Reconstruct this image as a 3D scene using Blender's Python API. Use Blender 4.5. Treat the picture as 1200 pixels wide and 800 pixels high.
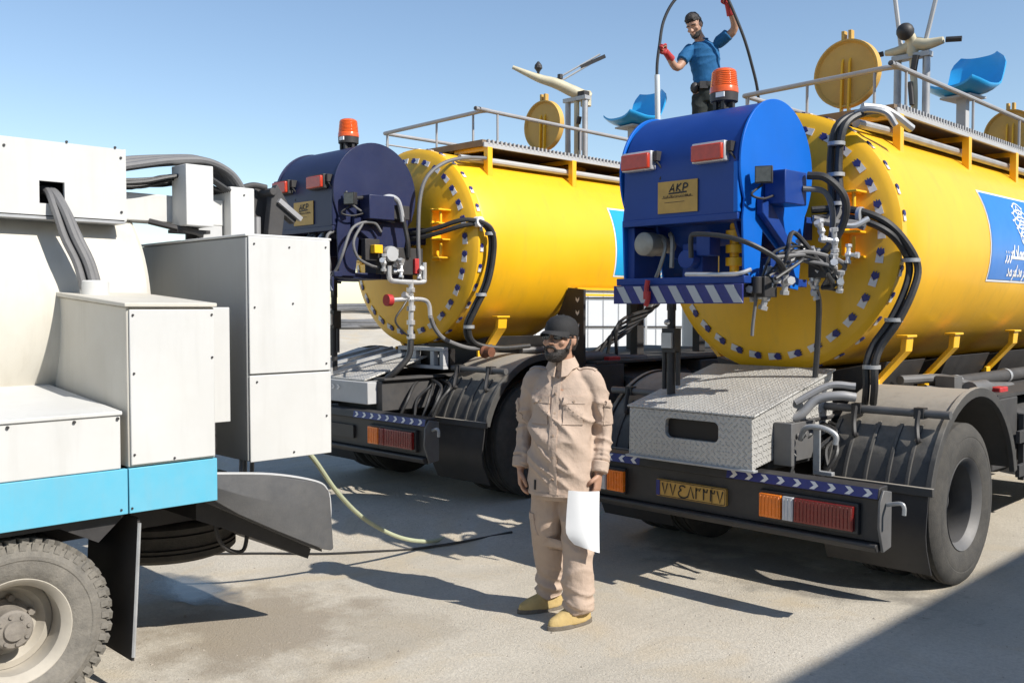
import bpy, bmesh, math, random
from mathutils import Vector, Matrix, noise
from mathutils.bvhtree import BVHTree

for o in list(bpy.data.objects):
    bpy.data.objects.remove(o, do_unlink=True)
S = bpy.context.scene
COL = S.collection
R = math.radians
random.seed(7)

# ------------------------------------------------------------------ camera
cam = bpy.data.cameras.new('camera')
co = bpy.data.objects.new('camera', cam)
COL.objects.link(co)
co.location = (0, 0, 1.8)
co.rotation_euler = (R(90 - 2.036), 0, R(45))
cam.sensor_fit = 'HORIZONTAL'
cam.sensor_width = 36
cam.lens = 33.75
cam.clip_end = 5000
S.camera = co

# ------------------------------------------------------------------ light
SUN_EL, SUN_AZ = 41.0, 9.8            # azimuth counted from +X towards +Y
W = bpy.data.worlds.new('World')
S.world = W
W.use_nodes = True
wn = W.node_tree
bg = wn.nodes['Background']
sky = wn.nodes.new('ShaderNodeTexSky')
sky.sky_type = 'NISHITA'
sky.sun_disc = False
sky.sun_elevation = R(SUN_EL)
sky.sun_rotation = R(90 - SUN_AZ)
sky.altitude = 600
sky.air_density = 1.12
sky.dust_density = 0.35
sky.ozone_density = 1.7
wn.links.new(sky.outputs[0], bg.inputs[0])
bg.inputs[1].default_value = 0.132
sl = bpy.data.lights.new('sun', 'SUN')
sl.energy = 5.0
sl.angle = R(0.5)
sl.color = (1.0, 0.955, 0.88)
so = bpy.data.objects.new('sun', sl)
COL.objects.link(so)
sd = Vector((math.cos(R(SUN_EL)) * math.cos(R(SUN_AZ)), math.cos(R(SUN_EL)) * math.sin(R(SUN_AZ)), math.sin(R(SUN_EL))))
so.rotation_euler = sd.to_track_quat('Z', 'Y').to_euler()
so.location = sd * 40
S.view_settings.view_transform = 'Standard'
S.view_settings.look = 'None'
S.view_settings.gamma = 1
S.view_settings.use_curve_mapping = False
S.view_settings.exposure = 0.27

# ------------------------------------------------------------------ materials
def MAT(name, col, rough=0.5, metal=0.0, var=0.12, vs=2.0, dust=0.0, dcol=(0.42, 0.36, 0.28), bump=0.0, bs=60.0,
        coat=0.0, streak=0.0, fine=0.0, spec=0.5, trans=0.0):
    m = bpy.data.materials.new(name)
    m.use_nodes = True
    nt = m.node_tree
    N, L = nt.nodes, nt.links
    b = N['Principled BSDF']
    b.inputs['Roughness'].default_value = rough
    b.inputs['Metallic'].default_value = metal
    b.inputs['Specular IOR Level'].default_value = spec
    b.inputs['Coat Weight'].default_value = coat
    b.inputs['Coat Roughness'].default_value = 0.132
    b.inputs['Transmission Weight'].default_value = trans
    tc = N.new('ShaderNodeTexCoord')
    def nz(scale, det=5, rg=0.6, vec=None):
        n = N.new('ShaderNodeTexNoise')
        n.inputs['Scale'].default_value = scale
        n.inputs['Detail'].default_value = det
        n.inputs['Roughness'].default_value = rg
        L.new(vec or tc.outputs['Object'], n.inputs['Vector'])
        return n.outputs['Fac']
    def ramp(f, a, c):
        r = N.new('ShaderNodeMapRange')
        r.inputs['From Min'].default_value = a
        r.inputs['From Max'].default_value = c
        L.new(f, r.inputs['Value'])
        return r.outputs[0]
    def mix(f, a, c, mode='MIX'):
        x = N.new('ShaderNodeMix')
        x.data_type = 'RGBA'
        x.blend_type = mode
        for sck, v in ((0, f), (6, a), (7, c)):
            if hasattr(v, 'is_output'):
                L.new(v, x.inputs[sck])
            else:
                x.inputs[sck].default_value = v if sck == 0 else (*v[:3], 1)
        return x.outputs[2]
    def mul(a, k):
        x = N.new('ShaderNodeMath')
        x.operation = 'MULTIPLY'
        L.new(a, x.inputs[0])
        if hasattr(k, 'is_output'):
            L.new(k, x.inputs[1])
        else:
            x.inputs[1].default_value = k
        return x.outputs[0]
    c0 = tuple(max(0, v * (1 - var)) for v in col)
    c1 = tuple(min(1, v * (1 + var)) for v in col)
    c = mix(ramp(nz(vs), 0.3, 0.7), c0, c1)
    if fine:
        c = mix(mul(ramp(nz(vs * 40, 3), 0.35, 0.7), fine), c, tuple(v * 0.55 for v in col))
    if streak:
        mp = N.new('ShaderNodeMapping')
        mp.inputs['Scale'].default_value = (4.5, 4.5, 0.45)
        L.new(tc.outputs['Object'], mp.inputs[0])
        s = mul(ramp(nz(2.2, 6, 0.65, mp.outputs[0]), 0.52, 0.8), streak)
        c = mix(s, c, tuple(v * 0.6 for v in dcol))
    if dust:
        d = mul(ramp(nz(vs * 2.3, 10, 0.75), 0.18, 0.85), dust)
        c = mix(d, c, dcol)
        rr = N.new('ShaderNodeMath')
        rr.operation = 'ADD'
        rr.use_clamp = True
        L.new(mul(d, 0.5), rr.inputs[0])
        rr.inputs[1].default_value = rough
        L.new(rr.outputs[0], b.inputs['Roughness'])
    else:
        rr = N.new('ShaderNodeMapRange')
        rr.inputs['To Min'].default_value = max(0, rough - 0.08)
        rr.inputs['To Max'].default_value = min(1, rough + 0.1)
        L.new(nz(vs * 2.3), rr.inputs['Value'])
        L.new(rr.outputs[0], b.inputs['Roughness'])
    L.new(c, b.inputs['Base Color'])
    if bump:
        bp = N.new('ShaderNodeBump')
        bp.inputs['Strength'].default_value = bump
        bp.inputs['Distance'].default_value = 0.01
        L.new(nz(bs, 4), bp.inputs['Height'])
        L.new(bp.outputs[0], b.inputs['Normal'])
    m['col'] = True
    return m

DUST = (0.40, 0.35, 0.28)
m_yellow = MAT('yellow_paint', (0.93, 0.50, 0.007), 0.40, 0, 0.07, 1.3, 0.14, (0.55, 0.36, 0.1), 0.22, 2.2, 0.2, streak=0.22)
m_blue = MAT('blue_paint', (0.0, 0.125, 0.55), 0.45, 0, 0.08, 2, 0.03, (0.25, 0.3, 0.4), 0.06, 5, 0.0, spec=0.3)
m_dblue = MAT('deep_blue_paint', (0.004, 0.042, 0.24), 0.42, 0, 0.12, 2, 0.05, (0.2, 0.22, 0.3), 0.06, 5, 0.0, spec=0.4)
m_navy = MAT('navy_paint', (0.009, 0.015, 0.060), 0.4, 0, 0.15, 2, 0.10, (0.2, 0.2, 0.22), 0.06, 5, 0.0, spec=0.4)
m_white = MAT('white_paint', (0.60, 0.60, 0.585), 0.48, 0, 0.06, 1.5, 0.34, (0.50, 0.475, 0.42), 0.12, 3, streak=0.2)
m_cream = MAT('cream_paint', (0.60, 0.575, 0.51), 0.5, 0, 0.08, 1.5, 0.40, (0.48, 0.42, 0.32), 0.12, 3, streak=0.3)
m_cyan = MAT('cyan_paint', (0.085, 0.43, 0.60), 0.45, 0, 0.06, 2, 0.24, (0.42, 0.47, 0.46), 0.08, 4, streak=0.2)
m_black = MAT('black_paint', (0.018, 0.018, 0.02), 0.5, 0, 0.3, 3, 0.25, (0.16, 0.14, 0.12))
m_chassis = MAT('chassis_grey', (0.03, 0.031, 0.034), 0.6, 0, 0.3, 4, 0.4, (0.16, 0.14, 0.12))
m_fender = MAT('fender_plastic', (0.035, 0.035, 0.036), 0.62, 0, 0.2, 3, 0.35, (0.20, 0.18, 0.15), 0.1, 40)
def top_dust(m, col, amt):
    # dust that has settled on upward faces of a part
    nt = m.node_tree
    N, L = nt.nodes, nt.links
    b = N['Principled BSDF']
    src = b.inputs['Base Color'].links[0].from_socket
    ge = N.new('ShaderNodeNewGeometry')
    sx = N.new('ShaderNodeSeparateXYZ')
    L.new(ge.outputs['Normal'], sx.inputs[0])
    tc = N.new('ShaderNodeTexCoord')
    nz = N.new('ShaderNodeTexNoise')
    nz.inputs['Scale'].default_value = 9
    nz.inputs['Detail'].default_value = 9
    nz.inputs['Roughness'].default_value = 0.7
    L.new(tc.outputs['Object'], nz.inputs['Vector'])
    ad = N.new('ShaderNodeMath')
    ad.operation = 'MULTIPLY_ADD'
    L.new(nz.outputs['Fac'], ad.inputs[0])
    ad.inputs[1].default_value = 0.5
    L.new(sx.outputs[2], ad.inputs[2])
    r = N.new('ShaderNodeMapRange')
    r.inputs['From Min'].default_value = 0.75
    r.inputs['From Max'].default_value = 1.2
    r.inputs['To Max'].default_value = amt
    L.new(ad.outputs[0], r.inputs['Value'])
    x = N.new('ShaderNodeMix')
    x.data_type = 'RGBA'
    L.new(r.outputs[0], x.inputs[0])
    L.new(src, x.inputs[6])
    x.inputs[7].default_value = (*col, 1)
    L.new(x.outputs[2], b.inputs['Base Color'])
top_dust(m_fender, (0.40, 0.36, 0.30), 0.75)
m_rubber = MAT('tyre_rubber', (0.028, 0.028, 0.029), 0.8, 0, 0.25, 5, 0.6, (0.17, 0.155, 0.13), 0.3, 90)
m_dtyre = MAT('dusty_tyre', (0.09, 0.085, 0.078), 0.9, 0, 0.3, 6, 0.75, (0.34, 0.31, 0.26), 0.4, 80)
m_hose = MAT('black_hose', (0.016, 0.016, 0.018), 0.42, 0, 0.2, 6, 0.25, (0.15, 0.14, 0.12), 0.1, 120)
m_ghose = MAT('grey_hose', (0.13, 0.13, 0.135), 0.55, 0, 0.2, 6, 0.3, (0.3, 0.28, 0.25), 0.15, 90)
m_lhose = MAT('pale_hose', (0.42, 0.46, 0.30), 0.5, 0, 0.1, 6, 0.3)
m_steel = MAT('steel', (0.60, 0.60, 0.60), 0.32, 0.45, 0.15, 6, 0.15, (0.3, 0.27, 0.23))
m_galv = MAT('galvanised', (0.42, 0.43, 0.44), 0.45, 0.4, 0.18, 8, 0.25, (0.35, 0.32, 0.28))
m_rail = MAT('grey_rail_paint', (0.36, 0.36, 0.37), 0.45, 0.3, 0.12, 4, 0.25, DUST)
m_lgrey = MAT('light_grey_paint', (0.45, 0.46, 0.47), 0.5, 0, 0.1, 3, 0.3, DUST)
m_rim = MAT('rim_grey', (0.13, 0.13, 0.135), 0.5, 0.3, 0.2, 5, 0.4, (0.22, 0.20, 0.165))
m_drim = MAT('dusty_rim', (0.40, 0.37, 0.32), 0.75, 0, 0.2, 6, 0.6, (0.46, 0.41, 0.33))
m_hub = MAT('greasy_hub', (0.20, 0.18, 0.16), 0.7, 0.2, 0.3, 12, 0.5, (0.36, 0.32, 0.26), 0.3, 60)
m_amber = MAT('amber_lens', (0.85, 0.20, 0.01), 0.25, 0, 0.1, 20, coat=0.5)
m_red = MAT('red_lens', (0.20, 0.012, 0.01), 0.25, 0, 0.15, 20, coat=0.4)
m_bred = MAT('bright_red_lens', (0.52, 0.045, 0.018), 0.3, 0, 0.12, 30, coat=0.3)
m_orange = MAT('beacon_orange', (0.75, 0.11, 0.012), 0.22, 0, 0.15, 25, coat=0.5)
m_clear = MAT('clear_lens', (0.55, 0.55, 0.56), 0.2, 0, 0.1, 20, coat=0.5)
m_gold = MAT('gold_plate', (0.47, 0.27, 0.06), 0.4, 0.2, 0.15, 9)
m_plate = MAT('plate_yellow', (0.52, 0.30, 0.055), 0.5, 0, 0.12, 12, 0.3, (0.25, 0.2, 0.14))
m_wstick = MAT('sticker_white', (0.72, 0.70, 0.68), 0.4, 0, 0.08, 30)
m_bstick = MAT('sticker_blue', (0.022, 0.028, 0.17), 0.4, 0, 0.15, 30)
m_signb = MAT('sign_blue', (0.01, 0.19, 0.62), 0.35, 0, 0.05, 3, coat=0.3)
m_signc = MAT('sign_cyan', (0.015, 0.36, 0.70), 0.35, 0, 0.05, 3, coat=0.3)
m_signw = MAT('sign_white', (0.80, 0.80, 0.80), 0.4, 0, 0.03, 3)
m_seat = MAT('seat_blue', (0.025, 0.36, 0.74), 0.38, 0, 0.06, 5, coat=0.2)
m_lid = MAT('hatch_ochre', (0.60, 0.35, 0.06), 0.55, 0, 0.12, 5, 0.2, DUST)
m_mon = MAT('monitor_cream', (0.58, 0.52, 0.36), 0.5, 0.1, 0.15, 8, 0.25, DUST)
m_deckm = MAT('deck_steel', (0.20, 0.14, 0.09), 0.65, 0.2, 0.25, 6, 0.4, (0.34, 0.27, 0.2))
m_redtag = MAT('red_strap', (0.45, 0.03, 0.03), 0.6, 0, 0.2, 30)
m_glass = MAT('dark_glass', (0.02, 0.025, 0.03), 0.08, 0, 0.1, 3, coat=0.6)
m_ink = MAT('black_ink', (0.012, 0.010, 0.009), 0.5, 0, 0.1, 3)

def checker_mat():
    m = MAT('checker_plate', (0.50, 0.49, 0.465), 0.42, 0.25, 0.10, 3, 0.30, (0.50, 0.45, 0.37))
    nt = m.node_tree
    N, L = nt.nodes, nt.links
    tc = N.new('ShaderNodeTexCoord')
    hs = []
    for ang in (45, -45):
        mp = N.new('ShaderNodeMapping')
        mp.inputs['Rotation'].default_value = (0, 0, R(ang))
        mp.inputs['Scale'].default_value = (15, 15, 15)
        cx = N.new('ShaderNodeCombineXYZ')
        sx = N.new('ShaderNodeSeparateXYZ')
        L.new(tc.outputs['Object'], sx.inputs[0])
        def madd(p, k, q):
            ad = N.new('ShaderNodeMath')
            ad.operation = 'MULTIPLY_ADD'
            L.new(p, ad.inputs[0])
            ad.inputs[1].default_value = k
            L.new(q, ad.inputs[2])
            return ad.outputs[0]
        L.new(madd(sx.outputs[1], 0.73, sx.outputs[0]), cx.inputs[0])
        L.new(madd(sx.outputs[1], 0.6, sx.outputs[2]), cx.inputs[1])
        L.new(cx.outputs[0], mp.inputs[0])
        w = N.new('ShaderNodeTexBrick')
        w.inputs['Scale'].default_value = 1.0
        w.inputs['Mortar Size'].default_value = 0.10
        w.inputs['Mortar Smooth'].default_value = 0.6
        w.inputs['Brick Width'].default_value = 1.0
        w.inputs['Row Height'].default_value = 0.42
        L.new(mp.outputs[0], w.inputs[0])
        hs.append(w.outputs['Fac'])
    mx = N.new('ShaderNodeMath')
    mx.operation = 'MULTIPLY'
    L.new(hs[0], mx.inputs[0])
    L.new(hs[1], mx.inputs[1])
    bp = N.new('ShaderNodeBump')
    bp.inputs['Strength'].default_value = 1.0
    bp.inputs['Distance'].default_value = 0.006
    L.new(mx.outputs[0], bp.inputs['Height'])
    L.new(bp.outputs[0], N['Principled BSDF'].inputs['Normal'])
    return m
m_check = checker_mat()

# ------------------------------------------------------------------ mesh helpers
def catmull(P, k=6):
    P = [Vector(p) for p in P]
    if len(P) < 3:
        return P
    Q = [P[0] * 2 - P[1]] + P + [P[-1] * 2 - P[-2]]
    out = []
    for i in range(1, len(Q) - 2):
        a, b, c, d = Q[i - 1:i + 3]
        for j in range(k):
            t = j / k
            out.append(0.5 * ((2 * b) + (c - a) * t + (2 * a - 5 * b + 4 * c - d) * t * t + (3 * b - a - 3 * c + d) * t ** 3))
    out.append(P[-1])
    return out

class MB:
    def __init__(s):
        s.v, s.f, s.m = [], [], []
    def add(s, vs, fs, mi=0):
        n = len(s.v)
        s.v += [tuple(v) for v in vs]
        s.f += [tuple(i + n for i in f) for f in fs]
        s.m += [mi] * len(fs)
        return s
    def box(s, x0, x1, y0, y1, z0, z1, mi=0):
        vs = [(x, y, z) for z in (z0, z1) for y in (y0, y1) for x in (x0, x1)]
        return s.add(vs, [(0, 2, 3, 1), (4, 5, 7, 6), (0, 1, 5, 4), (1, 3, 7, 5), (3, 2, 6, 7), (2, 0, 4, 6)], mi)
    def obox(s, c, size, rot=None, mi=0):
        M = rot if rot is not None else Matrix.Identity(3)
        c = Vector(c)
        vs = [c + M @ Vector((sx * size[0] / 2, sy * size[1] / 2, sz * size[2] / 2)) for sz in (-1, 1) for sy in (-1, 1) for sx in (-1, 1)]
        return s.add(vs, [(0, 2, 3, 1), (4, 5, 7, 6), (0, 1, 5, 4), (1, 3, 7, 5), (3, 2, 6, 7), (2, 0, 4, 6)], mi)
    def beam(s, p, q, w, h, mi=0, up=(0, 0, 1)):
        p, q = Vector(p), Vector(q)
        d = (q - p).normalized()
        u = Vector(up)
        x = d.cross(u)
        if x.length < 1e-4:
            x = d.cross(Vector((1, 0, 0)))
        x.normalize()
        z = x.cross(d)
        vs = [b + x * sx * w / 2 + z * sz * h / 2 for b in (p, q) for sx, sz in ((-1, -1), (1, -1), (1, 1), (-1, 1))]
        return s.add(vs, [(3, 2, 1, 0), (4, 5, 6, 7), (0, 1, 5, 4), (1, 2, 6, 5), (2, 3, 7, 6), (3, 0, 4, 7)], mi)
    def prism(s, poly, axis, a, b, mi=0):
        n = len(poly)
        mk = {'x': lambda p, t: (t, p[0], p[1]), 'y': lambda p, t: (p[0], t, p[1]), 'z': lambda p, t: (p[0], p[1], t)}[axis]
        vs = [mk(p, a) for p in poly] + [mk(p, b) for p in poly]
        fs = [tuple(range(n))[::-1], tuple(range(n, 2 * n))] + [(i, (i + 1) % n, n + (i + 1) % n, n + i) for i in range(n)]
        return s.add(vs, fs, mi)
    def ring(s, pts_rings, closed=True, caps=True, mi=0):
        n = len(pts_rings[0])
        vs = [p for r in pts_rings for p in r]
        fs = []
        for i in range(len(pts_rings) - 1):
            for j in range(n if closed else n - 1):
                k = (j + 1) % n
                fs.append((i * n + j, i * n + k, (i + 1) * n + k, (i + 1) * n + j))
        if caps:
            fs.append(tuple(range(n))[::-1])
            fs.append(tuple((len(pts_rings) - 1) * n + j for j in range(n)))
        return s.add(vs, fs, mi)
    def tube(s, P, r, n=8, k=6, mi=0, caps=True):
        P = catmull(P, k) if k > 1 else [Vector(p) for p in P]
        m = len(P)
        rr = r if isinstance(r, (list, tuple)) else None
        T = [(P[min(i + 1, m - 1)] - P[max(i - 1, 0)]).normalized() for i in range(m)]
        u = T[0].orthogonal().normalized()
        rings = []
        for i in range(m):
            u = (u - T[i] * u.dot(T[i])).normalized()
            w = T[i].cross(u)
            if rr:
                t = i / (m - 1) * (len(rr) - 1)
                a = int(min(t, len(rr) - 2))
                rad = rr[a] + (rr[a + 1] - rr[a]) * (t - a)
            else:
                rad = r
            rings.append([P[i] + (u * math.cos(2 * math.pi * j / n) + w * math.sin(2 * math.pi * j / n)) * rad for j in range(n)])
        return s.ring(rings, True, caps, mi)
    def cyl(s, p, q, r, r2=None, n=16, mi=0, caps=True):
        return s.tube([p, q], [r, r if r2 is None else r2], n, 1, mi, caps)
    def lathe(s, prof, o=(0, 0, 0), axis='x', n=40, mi=0, closed=False):
        o = Vector(o)
        ax = {'x': (Vector((1, 0, 0)), Vector((0, 1, 0)), Vector((0, 0, 1))),
              'y': (Vector((0, 1, 0)), Vector((0, 0, 1)), Vector((1, 0, 0))),
              'z': (Vector((0, 0, 1)), Vector((1, 0, 0)), Vector((0, 1, 0)))}[axis]
        rings = [[o + ax[0] * t + (ax[1] * math.cos(2 * math.pi * j / n) + ax[2] * math.sin(2 * math.pi * j / n)) * max(r, 1e-4) for j in range(n)] for r, t in prof]
        if closed:
            rings.append(rings[0])
        return s.ring(rings, True, not closed, mi)
    def sphere(s, c, r, n=12, mi=0, sc=(1, 1, 1)):
        c = Vector(c)
        m = n // 2
        rings = []
        for i in range(m + 1):
            a = math.pi * (i + 0.02 if i == 0 else i - 0.02 if i == m else i) / m
            rings.append([c + Vector((math.sin(a) * math.cos(2 * math.pi * j / n) * r * sc[0], math.sin(a) * math.sin(2 * math.pi * j / n) * r * sc[1], math.cos(a) * r * sc[2])) for j in range(n)])
        return s.ring(rings, True, True, mi)
    def mesh(s, name, mats, smooth=35, recalc=True):
        me = bpy.data.meshes.new(name)
        me.from_pydata(s.v, [], s.f)
        for m in (mats if isinstance(mats, (list, tuple)) else [mats]):
            me.materials.append(m)
        if len(me.materials) > 1:
            me.polygons.foreach_set('material_index', s.m)
        if recalc:
            bm = bmesh.new()
            bm.from_mesh(me)
            bmesh.ops.recalc_face_normals(bm, faces=bm.faces)
            bm.to_mesh(me)
            bm.free()
        if smooth:
            me.polygons.foreach_set('use_smooth', [True] * len(me.polygons))
            me.set_sharp_from_angle(angle=R(smooth))
        me.update()
        return me
    def each(s, name, mats, parent=None, bevel=0.0, smooth=35):
        """one object for every loose shell"""
        me = s.mesh(name, mats, 0)
        bm = bmesh.new()
        bm.from_mesh(me)
        bm.verts.ensure_lookup_table()
        comp = [-1] * len(bm.verts)
        k = 0
        for v in bm.verts:
            if comp[v.index] >= 0:
                continue
            st = [v]
            comp[v.index] = k
            while st:
                q = st.pop()
                for e in q.link_edges:
                    w = e.other_vert(q)
                    if comp[w.index] < 0:
                        comp[w.index] = k
                        st.append(w)
            k += 1
        out = []
        for i in range(k):
            g = MB()
            ids = [j for j in range(len(comp)) if comp[j] == i]
            mp = {j: n for n, j in enumerate(ids)}
            g.add([s.v[j] for j in ids], [tuple(mp[q] for q in f) for f in s.f if f[0] in mp])
            out.append(g.build(name, mats, parent, bevel, smooth))
        bm.free()
        bpy.data.meshes.remove(me)
        return out
    def build(s, name, mats, parent=None, bevel=0.0, smooth=35, recalc=True, seg=2):
        return link(name, s.mesh(name, mats, smooth, recalc), parent, bevel, seg)

def link(name, me, parent=None, bevel=0.0, seg=2):
    o = bpy.data.objects.new(name, me)
    COL.objects.link(o)
    if parent is not None:
        o.parent = parent
    if bevel:
        b = o.modifiers.new('bevel', 'BEVEL')
        b.width = bevel
        b.segments = seg
        b.limit_method = 'ANGLE'
        b.angle_limit = R(40)
    return o

def thing(name, label, cat, loc=(0, 0, 0), rz=0.0, group=None):
    o = bpy.data.objects.new(name, None)
    o.empty_display_size = 0.2
    COL.objects.link(o)
    o.location = loc
    o.rotation_euler = (0, 0, rz)
    tag(o, label, cat, group)
    return o

def tag(o, label, cat, group=None):
    o['label'] = label
    o['category'] = cat
    if group:
        o['group'] = group
    return o

def empty(name, parent, loc=(0, 0, 0)):
    o = bpy.data.objects.new(name, None)
    o.empty_display_size = 0.1
    COL.objects.link(o)
    o.parent = parent
    o.location = loc
    return o

def ribbon_pts(P, w):
    """flat stroke outline as quads in 2D: list of (left, right) pairs"""
    P = [Vector((p[0], p[1])) for p in P]
    out = []
    for i in range(len(P)):
        t = (P[min(i + 1, len(P) - 1)] - P[max(i - 1, 0)])
        t = t.normalized() if t.length > 1e-6 else Vector((1, 0))
        n = Vector((-t.y, t.x)) * w / 2
        out.append((P[i] + n, P[i] - n))
    return out

def strokes(mb, lines, w, fn, mi=0):
    """lines of 2D points drawn as flat ribbons, fn maps (u, v) to 3D"""
    for ln in lines:
        pr = ribbon_pts(ln, w)
        vs = []
        for a, b in pr:
            vs += [fn(a.x, a.y), fn(b.x, b.y)]
        mb.add(vs, [(2 * i, 2 * i + 1, 2 * i + 3, 2 * i + 2) for i in range(len(pr) - 1)], mi)

def arc2(cx, cy, rx, ry, a0, a1, n=8):
    return [(cx + rx * math.cos(R(a0 + (a1 - a0) * i / n)), cy + ry * math.sin(R(a0 + (a1 - a0) * i / n))) for i in range(n + 1)]

def rrect(x0, x1, y0, y1, r, n=4):
    out = []
    for cx, cy, a in ((x1 - r, y1 - r, 0), (x0 + r, y1 - r, 90), (x0 + r, y0 + r, 180), (x1 - r, y0 + r, 270)):
        out += arc2(cx, cy, r, r, a, a + 90, n)
    return out

def holed_panel(outer, inner, fn, thick_fn, name, mat, parent):
    """plate with a hole: outer and inner 2D loops, fn -> front 3D, thick_fn -> back 3D"""
    bm = bmesh.new()
    loops = []
    for lp in (outer, inner):
        fr = [bm.verts.new(fn(*p)) for p in lp]
        loops.append(fr)
        for i in range(len(fr)):
            bm.edges.new((fr[i], fr[(i + 1) % len(fr)]))
    bmesh.ops.triangle_fill(bm, use_beauty=True, use_dissolve=False, edges=bm.edges[:])
    for lp, fr in zip((outer, inner), loops):
        bk = [bm.verts.new(thick_fn(*p)) for p in lp]
        for i in range(len(fr)):
            j = (i + 1) % len(fr)
            bm.faces.new((fr[i], fr[j], bk[j], bk[i]))
    bmesh.ops.recalc_face_normals(bm, faces=bm.faces)
    me = bpy.data.meshes.new(name)
    bm.to_mesh(me)
    bm.free()
    me.materials.append(mat)
    return link(name, me, parent)

# ------------------------------------------------------------------ ground
def sstep(a, b, t):
    t = max(0.0, min(1.0, (t - a) / (b - a)))
    return t * t * (3 - 2 * t)

def gz(x, y):
    s = (-x + y) * 0.70711
    r = (x + y) * 0.70711
    z = 0.11 * sstep(-4.55, -5.75, x) * sstep(4.4, 4.9, y - 0.35 * (x + 5.7))
    z += (1.62 - 0.11) * sstep(13, 30, s) * (1 - 0.8 * sstep(-4, 3, r))
    z += 0.25 * sstep(24, 31, s) * (1 - sstep(34, 44, s)) * (1 - sstep(-6, 2, r))
    z += 0.012 * noise.noise(Vector((x * 0.45, y * 0.45, 3))) * sstep(0, 3, abs(x))
    return z

def axis_vals():
    v = [-2 + i * 0.25 for i in range(-28, 45)]
    a, st = v[-1], 0.25
    up = []
    while a < 1500:
        st *= 1.16
        a += st
        up.append(a)
    a, st = v[0], 0.25
    dn = []
    while a > -1500:
        st *= 1.16
        a -= st
        dn.append(a)
    return dn[::-1] + v + up

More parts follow.
